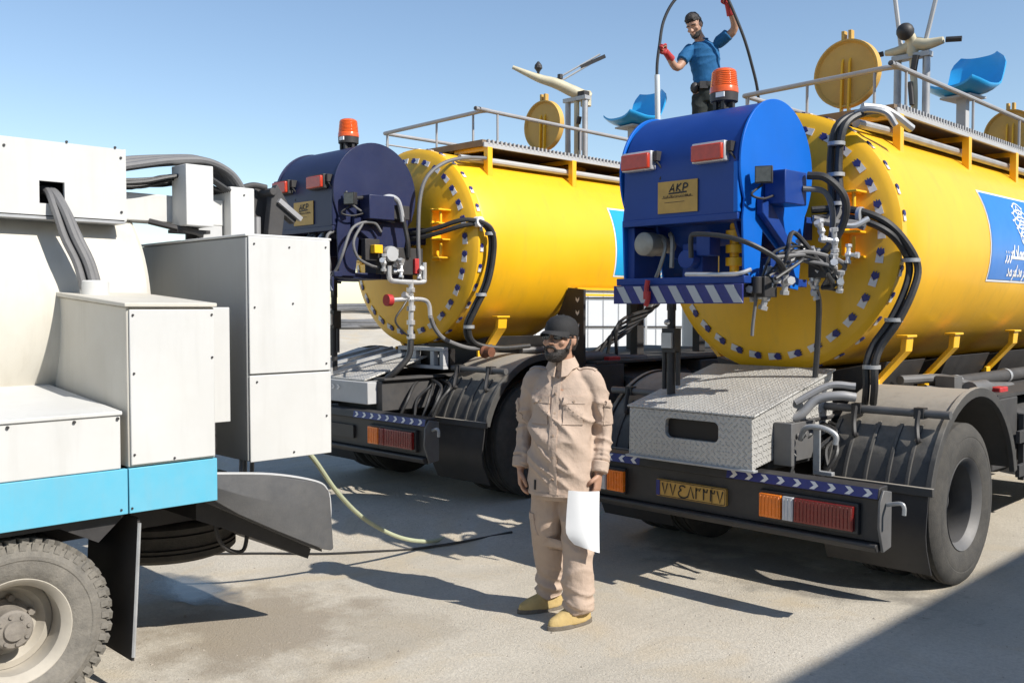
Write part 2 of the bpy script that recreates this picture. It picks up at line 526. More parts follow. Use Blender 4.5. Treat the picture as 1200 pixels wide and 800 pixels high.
def ground_mat():
    m = bpy.data.materials.new('dusty_asphalt')
    m.use_nodes = True
    nt = m.node_tree
    N, L = nt.nodes, nt.links
    b = N['Principled BSDF']
    tc = N.new('ShaderNodeTexCoord')
    def nz(sc, det=6, rg=0.6, dist=0.0):
        n = N.new('ShaderNodeTexNoise')
        n.inputs['Scale'].default_value = sc
        n.inputs['Detail'].default_value = det
        n.inputs['Roughness'].default_value = rg
        n.inputs['Distortion'].default_value = dist
        L.new(tc.outputs['Object'], n.inputs['Vector'])
        return n.outputs['Fac']
    def rmp(f, a, c, t0=0.0, t1=1.0):
        r = N.new('ShaderNodeMapRange')
        for k, v in (('From Min', a), ('From Max', c), ('To Min', t0), ('To Max', t1)):
            r.inputs[k].default_value = v
        L.new(f, r.inputs['Value'])
        return r.outputs[0]
    def mix(f, a, c):
        x = N.new('ShaderNodeMix')
        x.data_type = 'RGBA'
        for sck, v in ((0, f), (6, a), (7, c)):
            if hasattr(v, 'is_output'):
                L.new(v, x.inputs[sck])
            else:
                x.inputs[sck].default_value = v if sck == 0 else (*v, 1)
        return x.outputs[2]
    c = mix(rmp(nz(0.7, 8, 0.62, 0.6), 0.35, 0.66), (0.475, 0.425, 0.345), (0.60, 0.545, 0.455))
    c = mix(rmp(nz(3.2, 8, 0.7, 0.3), 0.5, 0.78, 0, 0.4), c, (0.42, 0.38, 0.31))
    c = mix(rmp(nz(38, 4, 0.7), 0.42, 0.72, 0, 0.6), c, (0.35, 0.315, 0.26))
    c = mix(rmp(nz(110, 3, 0.6), 0.55, 0.75, 0, 0.6), c, (0.70, 0.66, 0.58))
    c = mix(rmp(nz(1.6, 5, 0.55, 1.0), 0.50, 0.70, 0, 0.6), c, (0.53, 0.435, 0.30))
    for ang, sc_, am in ((8, 1.1, 0.28), (-32, 0.8, 0.22)):
        mp = N.new('ShaderNodeMapping')
        mp.inputs['Rotation'].default_value = (0, 0, R(ang))
        mp.inputs['Scale'].default_value = (3.2 * sc_, 0.16 * sc_, 1)
        L.new(tc.outputs['Object'], mp.inputs[0])
        n_ = N.new('ShaderNodeTexNoise')
        n_.inputs['Scale'].default_value = 1.0
        n_.inputs['Detail'].default_value = 7
        n_.inputs['Roughness'].default_value = 0.7
        L.new(mp.outputs[0], n_.inputs['Vector'])
        c = mix(rmp(n_.outputs['Fac'], 0.54, 0.70, 0, am), c, (0.33, 0.30, 0.25))
    # oil and water stains with their own shapes
    for (x, y, rx, ry, col, amt, seed) in ((-4.85, 2.75, 0.9, 0.75, (0.30, 0.25, 0.19), 0.75, 1.0), (-4.2, 3.3, 0.5, 0.35, (0.36, 0.31, 0.24), 0.5, 2.0),
                                           (-3.3, 5.9, 1.2, 0.5, (0.12, 0.11, 0.10), 0.5, 3.0)):
        mp = N.new('ShaderNodeMapping')
        mp.inputs['Location'].default_value = (-x / rx, -y / ry, 0)
        mp.inputs['Scale'].default_value = (1 / rx, 1 / ry, 0)
        L.new(tc.outputs['Object'], mp.inputs[0])
        ln = N.new('ShaderNodeVectorMath')
        ln.operation = 'LENGTH'
        L.new(mp.outputs[0], ln.inputs[0])
        ad = N.new('ShaderNodeMath')
        ad.operation = 'ADD'
        L.new(ln.outputs['Value'], ad.inputs[0])
        L.new(rmp(nz(2.4 + seed * 0.3, 6, 0.6), 0.3, 0.7, -0.45, 0.45), ad.inputs[1])
        c = mix(rmp(ad.outputs[0], 1.0, 0.55, 0, amt), c, col)
    # cracks
    vo = N.new('ShaderNodeTexVoronoi')
    vo.feature = 'DISTANCE_TO_EDGE'
    vo.inputs['Scale'].default_value = 0.42
    wv = N.new('ShaderNodeVectorMath')
    wv.operation = 'ADD'
    nv = N.new('ShaderNodeTexNoise')
    nv.inputs['Scale'].default_value = 1.6
    nv.inputs['Detail'].default_value = 5
    L.new(tc.outputs['Object'], nv.inputs['Vector'])
    L.new(tc.outputs['Object'], wv.inputs[0])
    L.new(nv.outputs['Color'], wv.inputs[1])
    L.new(wv.outputs[0], vo.inputs['Vector'])
    c = mix(rmp(vo.outputs['Distance'], 0.004, 0.0, 0, 0.22), c, (0.26, 0.23, 0.19))
    L.new(c, b.inputs['Base Color'])
    b.inputs['Roughness'].default_value = 0.9
    b.inputs['Specular IOR Level'].default_value = 0.25
    bp = N.new('ShaderNodeBump')
    bp.inputs['Strength'].default_value = 0.8
    bp.inputs['Distance'].default_value = 0.012
    L.new(nz(70, 6, 0.7), bp.inputs['Height'])
    L.new(bp.outputs[0], b.inputs['Normal'])
    return m

AX = axis_vals()
n = len(AX)
g = MB()
g.add([(x, y + 4, gz(x, y + 4)) for y in AX for x in AX], [(j * n + i, j * n + i + 1, (j + 1) * n + i + 1, (j + 1) * n + i) for j in range(n - 1) for i in range(n - 1)])
ground = g.build('ground', ground_mat(), smooth=60, recalc=False)
ground['kind'] = 'structure'

# small loose stones lying about the yard
g = MB()
rnd = random.Random(3)
for i in range(1500):
    s = rnd.uniform(3.5, 11)
    r = rnd.uniform(-0.6, 0.6) * s
    x, y = (-s + r) * 0.7071, (s + r) * 0.7071
    q = rnd.uniform(0.003, 0.009) * (1 if rnd.random() < 0.94 else 1.8)
    z = gz(x, y)
    a = rnd.uniform(0, 6.28)
    vs = [(x + q * math.cos(a + k * 2.1) * rnd.uniform(0.7, 1.3), y + q * math.sin(a + k * 2.1) * rnd.uniform(0.7, 1.3), z - 0.002) for k in range(3)]
    vs.append((x, y, z + q * rnd.uniform(0.5, 0.9)))
    g.add(vs, [(0, 1, 2), (0, 1, 3), (1, 2, 3), (2, 0, 3)])
o = g.build('gravel', MAT('stone_bits', (0.34, 0.30, 0.25), 0.9, 0, 0.4, 30), smooth=0)
o['kind'] = 'stuff'
o['label'] = 'loose pebbles and grit scattered over the dusty yard'
o['category'] = 'gravel'
# ------------------------------------------------------------------ tanker trucks
TC = Vector((0, 0, 2.25))        # tank axis height in truck space
TR = 0.9

def tyre_profile(r, w, rim, flip=1):
    h = w / 2
    return [(rim, -h * 0.72), (rim + 0.02, -h * 0.86), (rim + (r - rim) * 0.45, -h), (r - 0.06, -h * 0.96), (r - 0.018, -h * 0.84), (r, -h * 0.70),
            (r, -h * 0.46), (r - 0.014, -h * 0.44), (r - 0.014, -h * 0.38), (r, -h * 0.36), (r, -0.03), (r - 0.014, -0.026), (r - 0.014, 0.026), (r, 0.03),
            (r, h * 0.36), (r - 0.014, h * 0.38), (r - 0.014, h * 0.44), (r, h * 0.46),
            (r, h * 0.70), (r - 0.018, h * 0.84), (r - 0.06, h * 0.96), (r - 0.085, h * 0.985), (r - 0.09, h * 0.97), (r - 0.1, h * 0.99), (rim + (r - rim) * 0.45, h), (rim + 0.03, h * 0.9), (rim + 0.02, h * 0.86), (rim, h * 0.72)]

def mesh_tyre(r=0.525, w=0.28, rim=0.285, name='tyre', mat=None):
    return MB().lathe(tyre_profile(r, w, rim), n=56, closed=True).mesh(name, mat or m_rubber, 30)

def mesh_rim(w=0.28, rim=0.285, deep=True, mat=None):
    h = w / 2
    a = [(rim + 0.012, -h * 0.78), (rim + 0.002, -h * 0.80), (rim - 0.02, -h * 0.6), (rim - 0.03, h * 0.55), (rim - 0.004, h * 0.80), (rim + 0.016, h * 0.90), (rim + 0.018, h * 0.82), (rim, h * 0.72), (rim - 0.012, h * 0.55), (rim - 0.012, -h * 0.5), (rim + 0.008, -h * 0.72)]
    g = MB().lathe(a, n=48, closed=True)
    d = -h * 0.70
    g.lathe([(rim - 0.028, d + 0.012), (rim - 0.07, d + 0.03), (rim - 0.10, d - 0.015), (0.10, d - 0.02), (0.10, d - 0.04), (rim - 0.10, d - 0.035), (rim - 0.06, d + 0.0), (rim - 0.028, d - 0.012)], n=48, closed=True)
    for k in range(8):
        an = k * math.pi / 4
        g.cyl((d - 0.03, math.cos(an) * 0.215, math.sin(an) * 0.215), (d + 0.018, math.cos(an) * 0.215, math.sin(an) * 0.215), 0.026, n=8)
    return g.mesh('rim', mat or m_rim, 35)

def mesh_hub(w=0.28, mat=None):
    d = -w * 0.36
    g = MB().lathe([(0.135, d - 0.05), (0.135, d), (0.118, d + 0.015), (0.105, d + 0.06), (0.085, d + 0.09), (0.04, d + 0.10), (0.0, d + 0.10)], n=24)
    for k in range(10):
        an = k * math.pi / 5
        g.cyl((d, math.cos(an) * 0.155, math.sin(an) * 0.155), (d + 0.035, math.cos(an) * 0.155, math.sin(an) * 0.155), 0.014, n=6)
    return g.mesh('hub', mat or m_rim, 35)

ME_TYRE, ME_RIM, ME_HUB = mesh_tyre(), mesh_rim(), mesh_hub()

def put_wheel(parent, x, y, z, side, metyre=None, merim=None, mehub=None, hub=True):
    w = empty('wheel', parent, (x, y, z))
    if side < 0:
        w.rotation_euler = (0, 0, math.pi)
    link('tyre', metyre or ME_TYRE, w)
    link('rim', merim or ME_RIM, w)
    if hub:
        link('hub', mehub or ME_HUB, w)
    return w

def mesh_chevron():
    g = MB()
    w, h = 0.055, 0.044
    p = [(-w * 0.55, h / 2), (0, h / 2), (w * 0.45, 0), (0, -h / 2), (-w * 0.55, -h / 2), (-w * 0.1, 0)]
    g.add([(x, -0.002, z) for x, z in p], [(0, 1, 2, 5), (5, 2, 3, 4)])
    return g.mesh('chevron', m_wstick, 0, False)
ME_CHEV = mesh_chevron()

def mesh_marker(k=1.0):
    """rear reflective marker: a white tab with a dark blue arrow head; lies in XZ, thin along Y"""
    g = MB()
    w = 0.028 * k
    g.prism([(-w, -0.062 * k), (w, -0.062 * k), (w * 0.9, 0.004), (0, -0.02 * k), (-w * 0.9, 0.004)], 'y', -0.002, 0.004, 0)
    g.prism([(-w * 1.05, 0.012 * k), (0, -0.014 * k), (w * 1.05, 0.012 * k), (w * 0.75, 0.05 * k), (w * 0.25, 0.038 * k), (0, 0.056 * k), (-w * 0.25, 0.038 * k), (-w * 0.75, 0.05 * k)], 'y', -0.005, 0.004, 1)
    return g.mesh('reflective_marker', [m_wstick, m_bstick], 0)
ME_MARK = mesh_marker(0.88)
ME_MARKS = mesh_marker(0.62)

def persian(seed, length, h):
    """a connected hand of Persian-looking script, drawn right to left along u, baseline v = 0"""
    rn = random.Random(seed)
    lines = []
    u = 0.0
    base = []
    while u < length:
        t = rn.choice('aebdjrs')
        w = h * rn.uniform(0.45, 0.7)
        if t == 'a':
            lines.append([(u, 0), (u + 0.02 * h, h)])
            base.append((u, 0)); base.append((u + w * 0.4, 0))
            u += w * 0.55
        elif t in 'eb':
            lines.append(arc2(u + w * 0.4, h * 0.22, w * 0.32, h * 0.24, -90, 270, 10))
            base += [(u, 0), (u + w, 0)]
            u += w * 0.9
        elif t == 'd':
            lines.append([(u + w * 0.2, h * 0.62), (u + w * 0.75, h * 0.2), (u + w * 0.6, 0), (u, 0)])
            u += w
        elif t in 'rj':
            lines.append(arc2(u, 0, w * 0.7, h * 0.42, 20, -80, 6))
            lines.append([(u + w * 0.3, h * 0.35), (u + w * 0.45, h * 0.42)])
            u += w * 0.9
        else:
            z = [(u + w * 0.28 * i, h * (0.3 if i % 2 else 0.0)) for i in range(6)]
            lines.append(z)
            lines.append([(u + w * 0.3, h * 0.62), (u + w * 0.5, h * 0.66)])
            u += w * 1.5
        if rn.random() < 0.35:
            if len(base) > 1:
                lines.append(base)
            base = []
            u += h * 0.12
    if len(base) > 1:
        lines.append(base)
    return lines

def digit(d, x, h, w):
    """Persian numerals as strokes in a cell of width w"""
    if d == '7':
        return [[(x, h), (x + w * 0.45, 0), (x + w * 0.9, h)]]
    if d == '8':
        return [[(x, 0), (x + w * 0.45, h), (x + w * 0.9, 0)]]
    if d == '2':
        return [[(x + w * 0.15, 0), (x + w * 0.15, h), ], [(x + w * 0.15, h), (x + w * 0.4, h * 0.72), (x + w * 0.7, h * 0.72), (x + w * 0.8, h)]]
    if d == '3':
        return [[(x + w * 0.1, 0), (x + w * 0.1, h)], [(x + w * 0.1, h), (x + w * 0.25, h * 0.72), (x + w * 0.42, h * 0.95), (x + w * 0.6, h * 0.72), (x + w * 0.82, h)]]
    if d == 'e':
        return [arc2(x + w * 0.6, h * 0.78, w * 0.4, h * 0.2, 20, 250, 8), arc2(x + w * 0.7, h * 0.25, w * 0.65, h * 0.34, 110, 330, 10)]
    return []

def make_tanker(label, loc, var, bluem, group):
    A = var == 'A'                                   # A: bright blue reel; B: navy reel
    u = 0.0 if A else -0.15                          # tank and reel sit a little further back on B
    body_m = m_blue if A else m_navy
    deep_m = m_dblue if A else m_navy
    T = thing('tanker_truck', label, 'tanker truck', loc, 0, group)
    rn = random.Random(11 if A else 23)

    # --- chassis
    g = MB()
    for s in (-1, 1):
        g.box(s * 0.43 - 0.04, s * 0.43 + 0.04, 0.16, 9.2, 0.80, 1.06)
        g.box(s * 0.43 - 0.075, s * 0.43 + 0.075, 0.16, 9.2, 1.062, 1.085)
    for y in (0.2, 0.95, 1.9, 3.1, 4.4, 5.8, 7.2, 8.6):
        g.box(-0.388, 0.388, y, y + 0.09, 0.84, 1.02)
    g.build('chassis_frame', m_chassis, T, 0.006)
    g = MB()
    g.cyl((-0.95, 1.35, 0.525), (0.95, 1.35, 0.525), 0.085, n=16)
    g.sphere((0, 1.33, 0.53), 0.24, 20, sc=(1, 1, 0.95))
    g.cyl((0, 1.3, 0.53), (0, 4.8, 0.8), 0.055, n=12)
    for s in (-1, 1):
        g.box(s * 0.52 - 0.05, s * 0.52 + 0.05, 0.65, 2.05, 0.60, 0.72)
        g.cyl((s * 0.44, 1.15, 0.42), (s * 0.44, 1.15, 0.98), 0.07, n=12)
    g.build('rear_axle', m_black, T)
    # --- wheels
    for s in (-1, 1):
        put_wheel(T, s * 1.08, 1.35, 0.525, s)
        put_wheel(T, s * 0.755, 1.35, 0.525, s, hub=False)
        put_wheel(T, s * 1.02, 6.6, 0.525, s)
    # --- bumper
    g = MB()
    g.box(-1.23, 1.23, 0.03, 0.115, 0.505, 0.745)
    g.prism([(0.0, 0.748), (0.115, 0.748), (0.115, 0.815), (0.035, 0.815), (0.012, 0.808)], 'x', -1.232, 1.232)
    g.prism([(0.0, 0.455), (0.115, 0.455), (0.115, 0.502), (-0.015, 0.502), (-0.02, 0.485)], 'x', -1.226, 1.226)
    bump = g.build('rear_bumper', m_black, T, 0.005)
    for s in (-1, 1):
        MB().prism([(-0.022, 0.60), (-0.012, 0.74), (0.03, 0.80), (0.13, 0.78), (0.13, 0.47), (0.03, 0.455)], 'x', s * 1.234, s * 1.25).build('end_plate', m_rim, bump, 0.004)
        g = MB()
        g.tube([(s * 1.26, 0.05, 0.72), (s * 1.34, 0.03, 0.74), (s * 1.36, 0.03, 0.72), (s * 1.36, 0.03, 0.68)], 0.012, 8)
        g.build('hook', m_galv, bump)
        # strip with chevrons
        x0, x1 = (0.27, 1.225) if s > 0 else (-1.225, -0.40)
        st = MB()
        st.add([(x0, -0.0015, 0.752), (x1, -0.0015, 0.752), (x1, 0.0105, 0.806), (x0, 0.0105, 0.806)], [(0, 1, 2, 3)])
        strip = st.build('reflective_strip', m_bstick, T, 0, 0, False)
        k = 9 if s > 0 else 8
        for i in range(k):
            c = link('chevron', ME_CHEV, strip)
            c.location = (x0 + (i + 0.5) * (x1 - x0) / k, 0.0035, 0.779)
            c.rotation_euler = (R(-12), 0, 0 if s > 0 else math.pi)
            if s < 0:
                c.rotation_euler = (R(12), 0, math.pi)
                c.location.y = 0.0015
        # lamps
        lamp = MB().box(s * 0.82 - 0.32, s * 0.82 + 0.30, -0.004, 0.035, 0.535, 0.712).build('tail_light', m_black, T, 0.006)
        def lens(a, b, m, nm):
            a, b = sorted((s * a, s * b))
            gg = MB().box(a, b, -0.03, -0.002, 0.556, 0.695)
            nb = max(2, int((b - a) / 0.022))
            for i in range(nb):
                xx = a + (i + 0.5) * (b - a) / nb
                gg.box(xx - 0.004, xx + 0.004, -0.034, -0.029, 0.565, 0.686)
            gg.build(nm, m, lamp, 0.005)
        lens(0.515, 0.655, m_amber, 'amber_lens')
        lens(0.668, 0.735, m_clear if A else m_red, 'reverse_lens')
        lens(0.742, 1.10, m_red, 'red_lens')
    # number plate
    pl = MB().prism(rrect(-0.265, 0.265, 0.568, 0.678, 0.012), 'y', 0.006, 0.029).build('number_plate', m_plate if A else m_black, T)
    if A:
        lt = MB()
        fn = lambda a, b: (a, 0.003, b)
        x = -0.215
        L = []
        for d, w in (('7', 0.05), ('7', 0.05), ('e', 0.062), ('8', 0.055), ('3', 0.05), ('2', 0.048), ('2', 0.05), ('7', 0.05)):
            for ln in digit(d, x, 0.072, w * 0.92):
                L.append([(p[0], p[1] + 0.586) for p in ln])
            x += w + (0.012 if d in '7e' else 0.004)
        strokes(lt, L, 0.0095, fn)
        strokes(lt, [[(0.165, 0.57), (0.165, 0.676)], rrect(-0.258, 0.258, 0.574, 0.672, 0.01) + [(0.258, 0.66)]], 0.004, fn)
        lt.build('plate_lettering', m_ink, pl, 0, 0, False)
        MB().box(-0.263, -0.235, 0.002, 0.007, 0.574, 0.672).build('plate_emblem_band', m_bstick, pl)

    # --- fenders with flaps
    cy, cz, fr = 1.37, 0.50, 0.77
    for s in (-1, 1):
        def arch(r0, r1, a0, a1, x0, x1, nm, m, par, n=26):
            rings = []
            for i in range(n + 1):
                a = R(a0 + (a1 - a0) * i / n)
                c_, s_ = math.cos(a), math.sin(a)
                rings.append([(x, cy + c_ * r, cz + s_ * r) for x, r in ((x0, r0), (x1, r0), (x1, r1), (x0, r1))])
            return MB().ring(rings).build(nm, m, par, 0.004)
        fen = arch(fr - 0.022, fr, 14, 164, s * 0.575, s * 1.235, 'fender', m_fender, T)
        arch(fr - 0.045, fr + 0.016, 12, 165, s * 1.236, s * 1.272, 'fender_lip', m_fender, fen)
        for x in (0.60, 0.725, 0.86, 1.0, 1.12):
            arch(fr - 0.005, fr + 0.011, 132, 163, s * x - 0.012, s * x + 0.012, 'rib', m_fender, fen, 8)
        MB().box(s * 0.93 - 0.36, s * 0.93 + 0.36, 0.595, 0.625, 0.685, 0.735).build('flap_bar', m_fender, fen, 0.004)
        gg = MB()
        gg.tube([(s * 0.25, 0.83, 1.15), (s * 1.30, 0.83, 1.15)], 0.026, 12, 1)
        gg.build('fender_tube', m_rim, fen)
        for x in (0.72, 1.12):
            gg = MB()
            gg.tube([(s * x, 0.80, 1.17), (s * x, 0.775, 1.08), (s * x + 0.02, 0.74, 1.0), (s * x + 0.02, 0.77, 0.99)], 0.016, 6)
            gg.box(s * x - 0.03, s * x + 0.03, 0.795, 0.86, 1.118, 1.185)
            gg.build('clamp', m_black, fen)
        gg = MB()
        nn = 6
        vs = []
        for j in range(nn + 1):
            z = 0.70 - j * 0.5 / nn
            yy = 0.61 - 0.012 * j * math.sin(j * 0.7)
            vs += [(s * 0.60, yy, z), (s * 1.255, yy + 0.01, z), (s * 1.255, yy + 0.022, z), (s * 0.60, yy + 0.012, z)]
        gg.ring([vs[4 * j:4 * j + 4] for j in range(nn + 1)])
        gg.build('mud_flap', m_black, fen)
    # --- tool box with chequered plate
    if A:
        x0, x1 = -0.42, 0.50
        top = lambda y: 1.145 + (y + 0.05) * 0.235
        g = MB()
        g.prism([(-0.045, 0.835), (0.93, 0.98), (0.93, top(0.93)), (-0.045, top(-0.045))], 'x', x0 + 0.004, x1 - 0.004)
        box = g.build('plate_box', m_check, T, 0.004)
        hole = rrect(-0.13, 0.265, 0.972, 1.098, 0.035)
        holed_panel([(x0, 0.833), (x1, 0.833), (x1 - 0.005, 1.142), (x0 + 0.005, 1.142)], hole, lambda a, b: (a, -0.085, b), lambda a, b: (a, -0.047, b), 'rear_plate', m_check, box)
        MB().prism(rrect(-0.155, 0.29, 0.95, 1.12, 0.04), 'y', -0.052, -0.049).build('window_backing', m_ink, box)
        g = MB()
        g.prism([(-0.09, top(-0.05) + 0.0), (-0.09, top(-0.05) + 0.012), (0.93, top(0.93) + 0.015), (0.93, top(0.93) + 0.003)], 'x', x0 - 0.015, x1 + 0.015)
        g.build('lid', m_check, box, 0.003)
        MB().box(x0 - 0.02, x1 + 0.02, -0.1, -0.05, 0.818, 0.833).build('sill', m_galv, box, 0.003)
    else:
        g = MB()
        g.prism([(0.06, 0.86), (0.35, 0.86), (0.35, 1.05), (0.06, 1.05)], 'x', -0.62, 0.40)
        box = g.build('plate_box', m_lgrey, T, 0.006)
        for k in range(3):
            c = link('chevron', ME_CHEV, box)
            c.location = (-0.18 + k * 0.08, 0.055, 0.99)
        MB().prism([(0.10, 1.052), (0.95, 1.27), (0.95, 1.285), (0.10, 1.067)], 'x', -0.95, 0.30).build('sloping_plate', m_check, box, 0.003)
        for k in range(4):
            MB().beam((-0.85 + k * 0.22, 0.12, 1.10), (-0.55 + k * 0.22, 0.9, 1.30), 0.03, 0.03).build('plate_rib', m_galv, box)
        outer = [(-0.1, 1.14), (0.62, 1.14), (0.62, 1.335), (-0.1, 1.335)]
        fr_ = MB()
        for a, b, c, d in ((-0.02, 0.62, 1.14, 1.17), (-0.02, 0.62, 1.30, 1.335), (-0.02, 0.02, 1.171, 1.299), (0.16, 0.24, 1.171, 1.299), (0.44, 0.49, 1.171, 1.299), (0.57, 0.62, 1.171, 1.299)):
            fr_.box(a, b, 0.72, 0.78, c, d)
        fr_.build('slotted_bracket', m_lgrey, T, 0.004)
        MB().box(-0.02, 0.62, 0.80, 0.86, 1.13, 1.32).build('slot_backing', m_ink, T)
    # --- steel brackets and pipe between the box and the fender
    if A:
        g = MB()
        g.box(0.50, 0.62, 0.16, 0.20, 0.84, 1.10)
        g.box(0.51, 0.535, 0.201, 0.62, 0.84, 1.08)
        for k in range(3):
            g.cyl((0.536, 0.28 + k * 0.1, 1.0), (0.55, 0.28 + k * 0.1, 1.0), 0.016, n=8)
        g.build('side_bracket', m_rim, T, 0.004)
        g = MB()
        g.box(0.655, 0.70, 0.36, 0.375, 0.80, 1.06)
        g.box(0.655, 0.78, 0.36, 0.40, 0.775, 0.799)
        g.tube([(0.57, 0.36, 0.98), (0.62, 0.33, 1.06), (0.72, 0.34, 1.07), (0.80, 0.36, 1.03), (0.80, 0.36, 0.97)], 0.018, 8)
        g.build('latch', m_galv, T, 0.003)
        g = MB()
        g.tube([(0.42, 0.40, 1.08), (0.52, 0.44, 1.12), (0.60, 0.50, 1.22), (0.72, 0.56, 1.25), (0.80, 0.62, 1.24)], 0.030, 12)
        g.tube([(0.50, 0.42, 1.20), (0.66, 0.54, 1.31), (0.80, 0.62, 1.31)], 0.022, 8)
        g.each('drain_pipe', m_rail, T)
    g = MB()
    for k in range(7):
        a, b = rn.uniform(0.5, 0.75), rn.uniform(0.25, 0.7)
        g.tube([(a, b, 0.7), (a + rn.uniform(-.1, .1), b + 0.08, 0.88), (a + rn.uniform(-.1, .1), b + 0.2, 1.0), (0.45, b + 0.3, 1.05)], 0.014, 6)
    g.each('air_line', m_hose, T)

    # --- tank
    yb = 1.0 + u
    prof = [(0.0, yb - 0.115), (0.15, yb - 0.113), (0.3, yb - 0.104), (0.45, yb - 0.089), (0.58, yb - 0.070), (0.70, yb - 0.046), (0.80, yb - 0.020), (0.86, yb), (0.885, yb + 0.012), (TR + 0.008, yb + 0.03), (TR + 0.008, yb + 0.10),
            (TR - 0.004, yb + 0.115), (TR, yb + 0.13)]
    ny = 14
    yend = 6.2 + u
    rows_ = [yb + 0.13 + (yend - yb - 0.13) * i / ny for i in range(1, ny + 1)]
    if not A:
        rows_ = sorted([y for y in rows_ if abs(y - 2.2) > 0.05] + [2.19, 2.20])
    prof += [(TR, y) for y in rows_]
    prof += [(TR - 0.01, yend + 0.03), (0.84, yend + 0.10), (0.7, yend + 0.18), (0.5, yend + 0.25), (0.25, yend + 0.29), (0.0, yend + 0.30)]
    tg_ = MB().lathe(prof, TC, 'y', 96)
    if not A:                                        # the belly is stepped up ahead of the splash plate
        tg_.v = [(v[0], v[1], max(v[2], 1.87)) if v[1] > 2.195 else v for v in tg_.v]
    tank = tg_.build('tank', m_yellow, T, smooth=25)
    def dome_y(r):
        for (r0, y0), (r1, y1) in zip(prof, prof[1:]):
            if r0 <= r <= r1:
                return y0 + (y1 - y0) * (r - r0) / max(1e-6, r1 - r0)
        return yb
    NB = 32
    for k in range(NB):
        a = 2 * math.pi * (k + 0.3) / NB
        r = 0.795
        o = link('reflective_marker', ME_MARK, tank)
        slope = math.atan2(dome_y(0.83) - dome_y(0.76), 0.07)
        p = TC + Vector((math.cos(a) * r, dome_y(r) - 0.006, math.sin(a) * r))
        ex = Vector((math.cos(a), 0, math.sin(a)))
        nrm = Vector((0, -1, 0)) * math.cos(slope) + ex * math.sin(slope)
        tg = Vector((-math.sin(a), 0, math.cos(a)))
        rx = tg.cross(nrm) * -1
        M = Matrix((rx, -nrm, tg)).transposed()
        if M.determinant() < 0:
            M = Matrix((-rx, -nrm, tg)).transposed()
        o.matrix_local = Matrix.Translation(p) @ M.to_4x4()
        o2 = link('reflective_marker', ME_MARKS, tank)
        a2 = a + math.pi / NB
        ex = Vector((math.cos(a2), 0, math.sin(a2)))
        tg = Vector((-math.sin(a2), 0, math.cos(a2)))
        M = Matrix((Vector((0, 1, 0)), -ex, tg)).transposed()
        if M.determinant() < 0:
            M = Matrix((Vector((0, -1, 0)), -ex, tg)).transposed()
        o2.matrix_local = Matrix.Translation(TC + ex * (TR + 0.0135) + Vector((0, yb + 0.066, 0))) @ M.to_4x4()
    # hinge bracket on the rear cover
    for s in (-1, 1):
        bx = 0.585 if A else 0.52
        yy = yb - 0.07
        g = MB()
        g.box(s * bx - 0.012, s * bx + 0.012, yy - 0.11, yy + 0.03, 2.10, 2.56)
        for z in (2.12, 2.28, 2.42, 2.54):
            g.box(s * (bx + 0.055) - 0.06, s * (bx + 0.055) + 0.06, yy - 0.12, yy + 0.03, z, z + 0.014)
        for z in (2.13, 2.43):
            g.cyl((s * (bx + 0.07), yy - 0.06, z - 0.03), (s * (bx + 0.07), yy - 0.06, z + 0.13), 0.014, n=8)
        g.build('hinge_bracket', m_yellow, T, 0.003)
    # saddles
    for y in ((1.45, 2.30, 3.6, 4.9) if A else (1.29,)):
        for s in (-1, 1):
            g = MB()
            pts = [(s * 0.775, 1.60), (s * 0.765, 1.50), (s * 0.56, 1.27), (s * 0.50, 1.06)]
            rings = []
            for x, z in pts:
                rings.append([(x - s * 0.02, y - 0.055, z), (x + s * 0.02, y - 0.055, z), (x + s * 0.02, y + 0.055, z), (x - s * 0.02, y + 0.055, z)])
            g.ring(rings)
            g.box(s * 0.78 - 0.05, s * 0.78 + 0.03, y - 0.085, y + 0.075, 1.595, 1.612)
            g.box(s * 0.60 - 0.012, s * 0.60 + 0.012, y - 0.14, y - 0.056, 1.20, 1.30)
            g.build('saddle', m_yellow, T, 0.004)
    # side sign wrapped on the shell
    sy0, sy1 = (2.66, 5.3) if A else (2.80, 4.8)
    def cylp(y, arc, off=0.004, s=1):
        a = arc / TR
        return (TC.x + s * math.cos(a) * (TR + off), y, TC.z + math.sin(a) * (TR + off))
    a0, a1 = -0.235, 0.45
    for s in (1, -1):
        def patch(y0, y1, b0, b1, off, nm, m, par):
            n_ = 10
            vs = []
            for i in range(n_ + 1):
                vs += [cylp(y0, b0 + (b1 - b0) * i / n_, off, s), cylp(y1, b0 + (b1 - b0) * i / n_, off, s)]
            return MB().add(vs, [(2 * i, 2 * i + 1, 2 * i + 3, 2 * i + 2) for i in range(n_)]).build(nm, m, par, 0, 60, False)
        sg = patch(sy0 - 0.02, sy1 + 0.02, a0 - 0.02, a1 + 0.02, 0.003, 'side_sign', m_signw, T)
        patch(sy0, sy1, a0, a1, 0.006, 'sign_field', m_signb if A else m_signc, sg)
        g = MB()
        em = (sy0 + sy1) / 2 if not A else 3.42
        fn = lambda a, b: cylp(a, b, 0.009, s)
        # ornamental standing emblem: petals round a stem
        L = []
        for k in range(5):
            zc_ = 0.36 - k * 0.062
            w = (0.10, 0.15, 0.17, 0.13, 0.08)[k]
            L.append([(em + p[0], p[1]) for p in arc2(0, zc_, w, 0.05, 0, 360, 14)])
            L.append([(em - w * 0.6, zc_ - 0.03), (em, zc_ + 0.03), (em + w * 0.6, zc_ - 0.03)])
            L.append([(em - w * 1.25, zc_ + 0.01), (em - w * 0.9, zc_ + 0.02)])
            L.append([(em + w * 1.25, zc_ + 0.01), (em + w * 0.9, zc_ + 0.02)])
        L.append([(em, 0.42), (em, 0.06)])
        strokes(g, L, 0.014, fn)
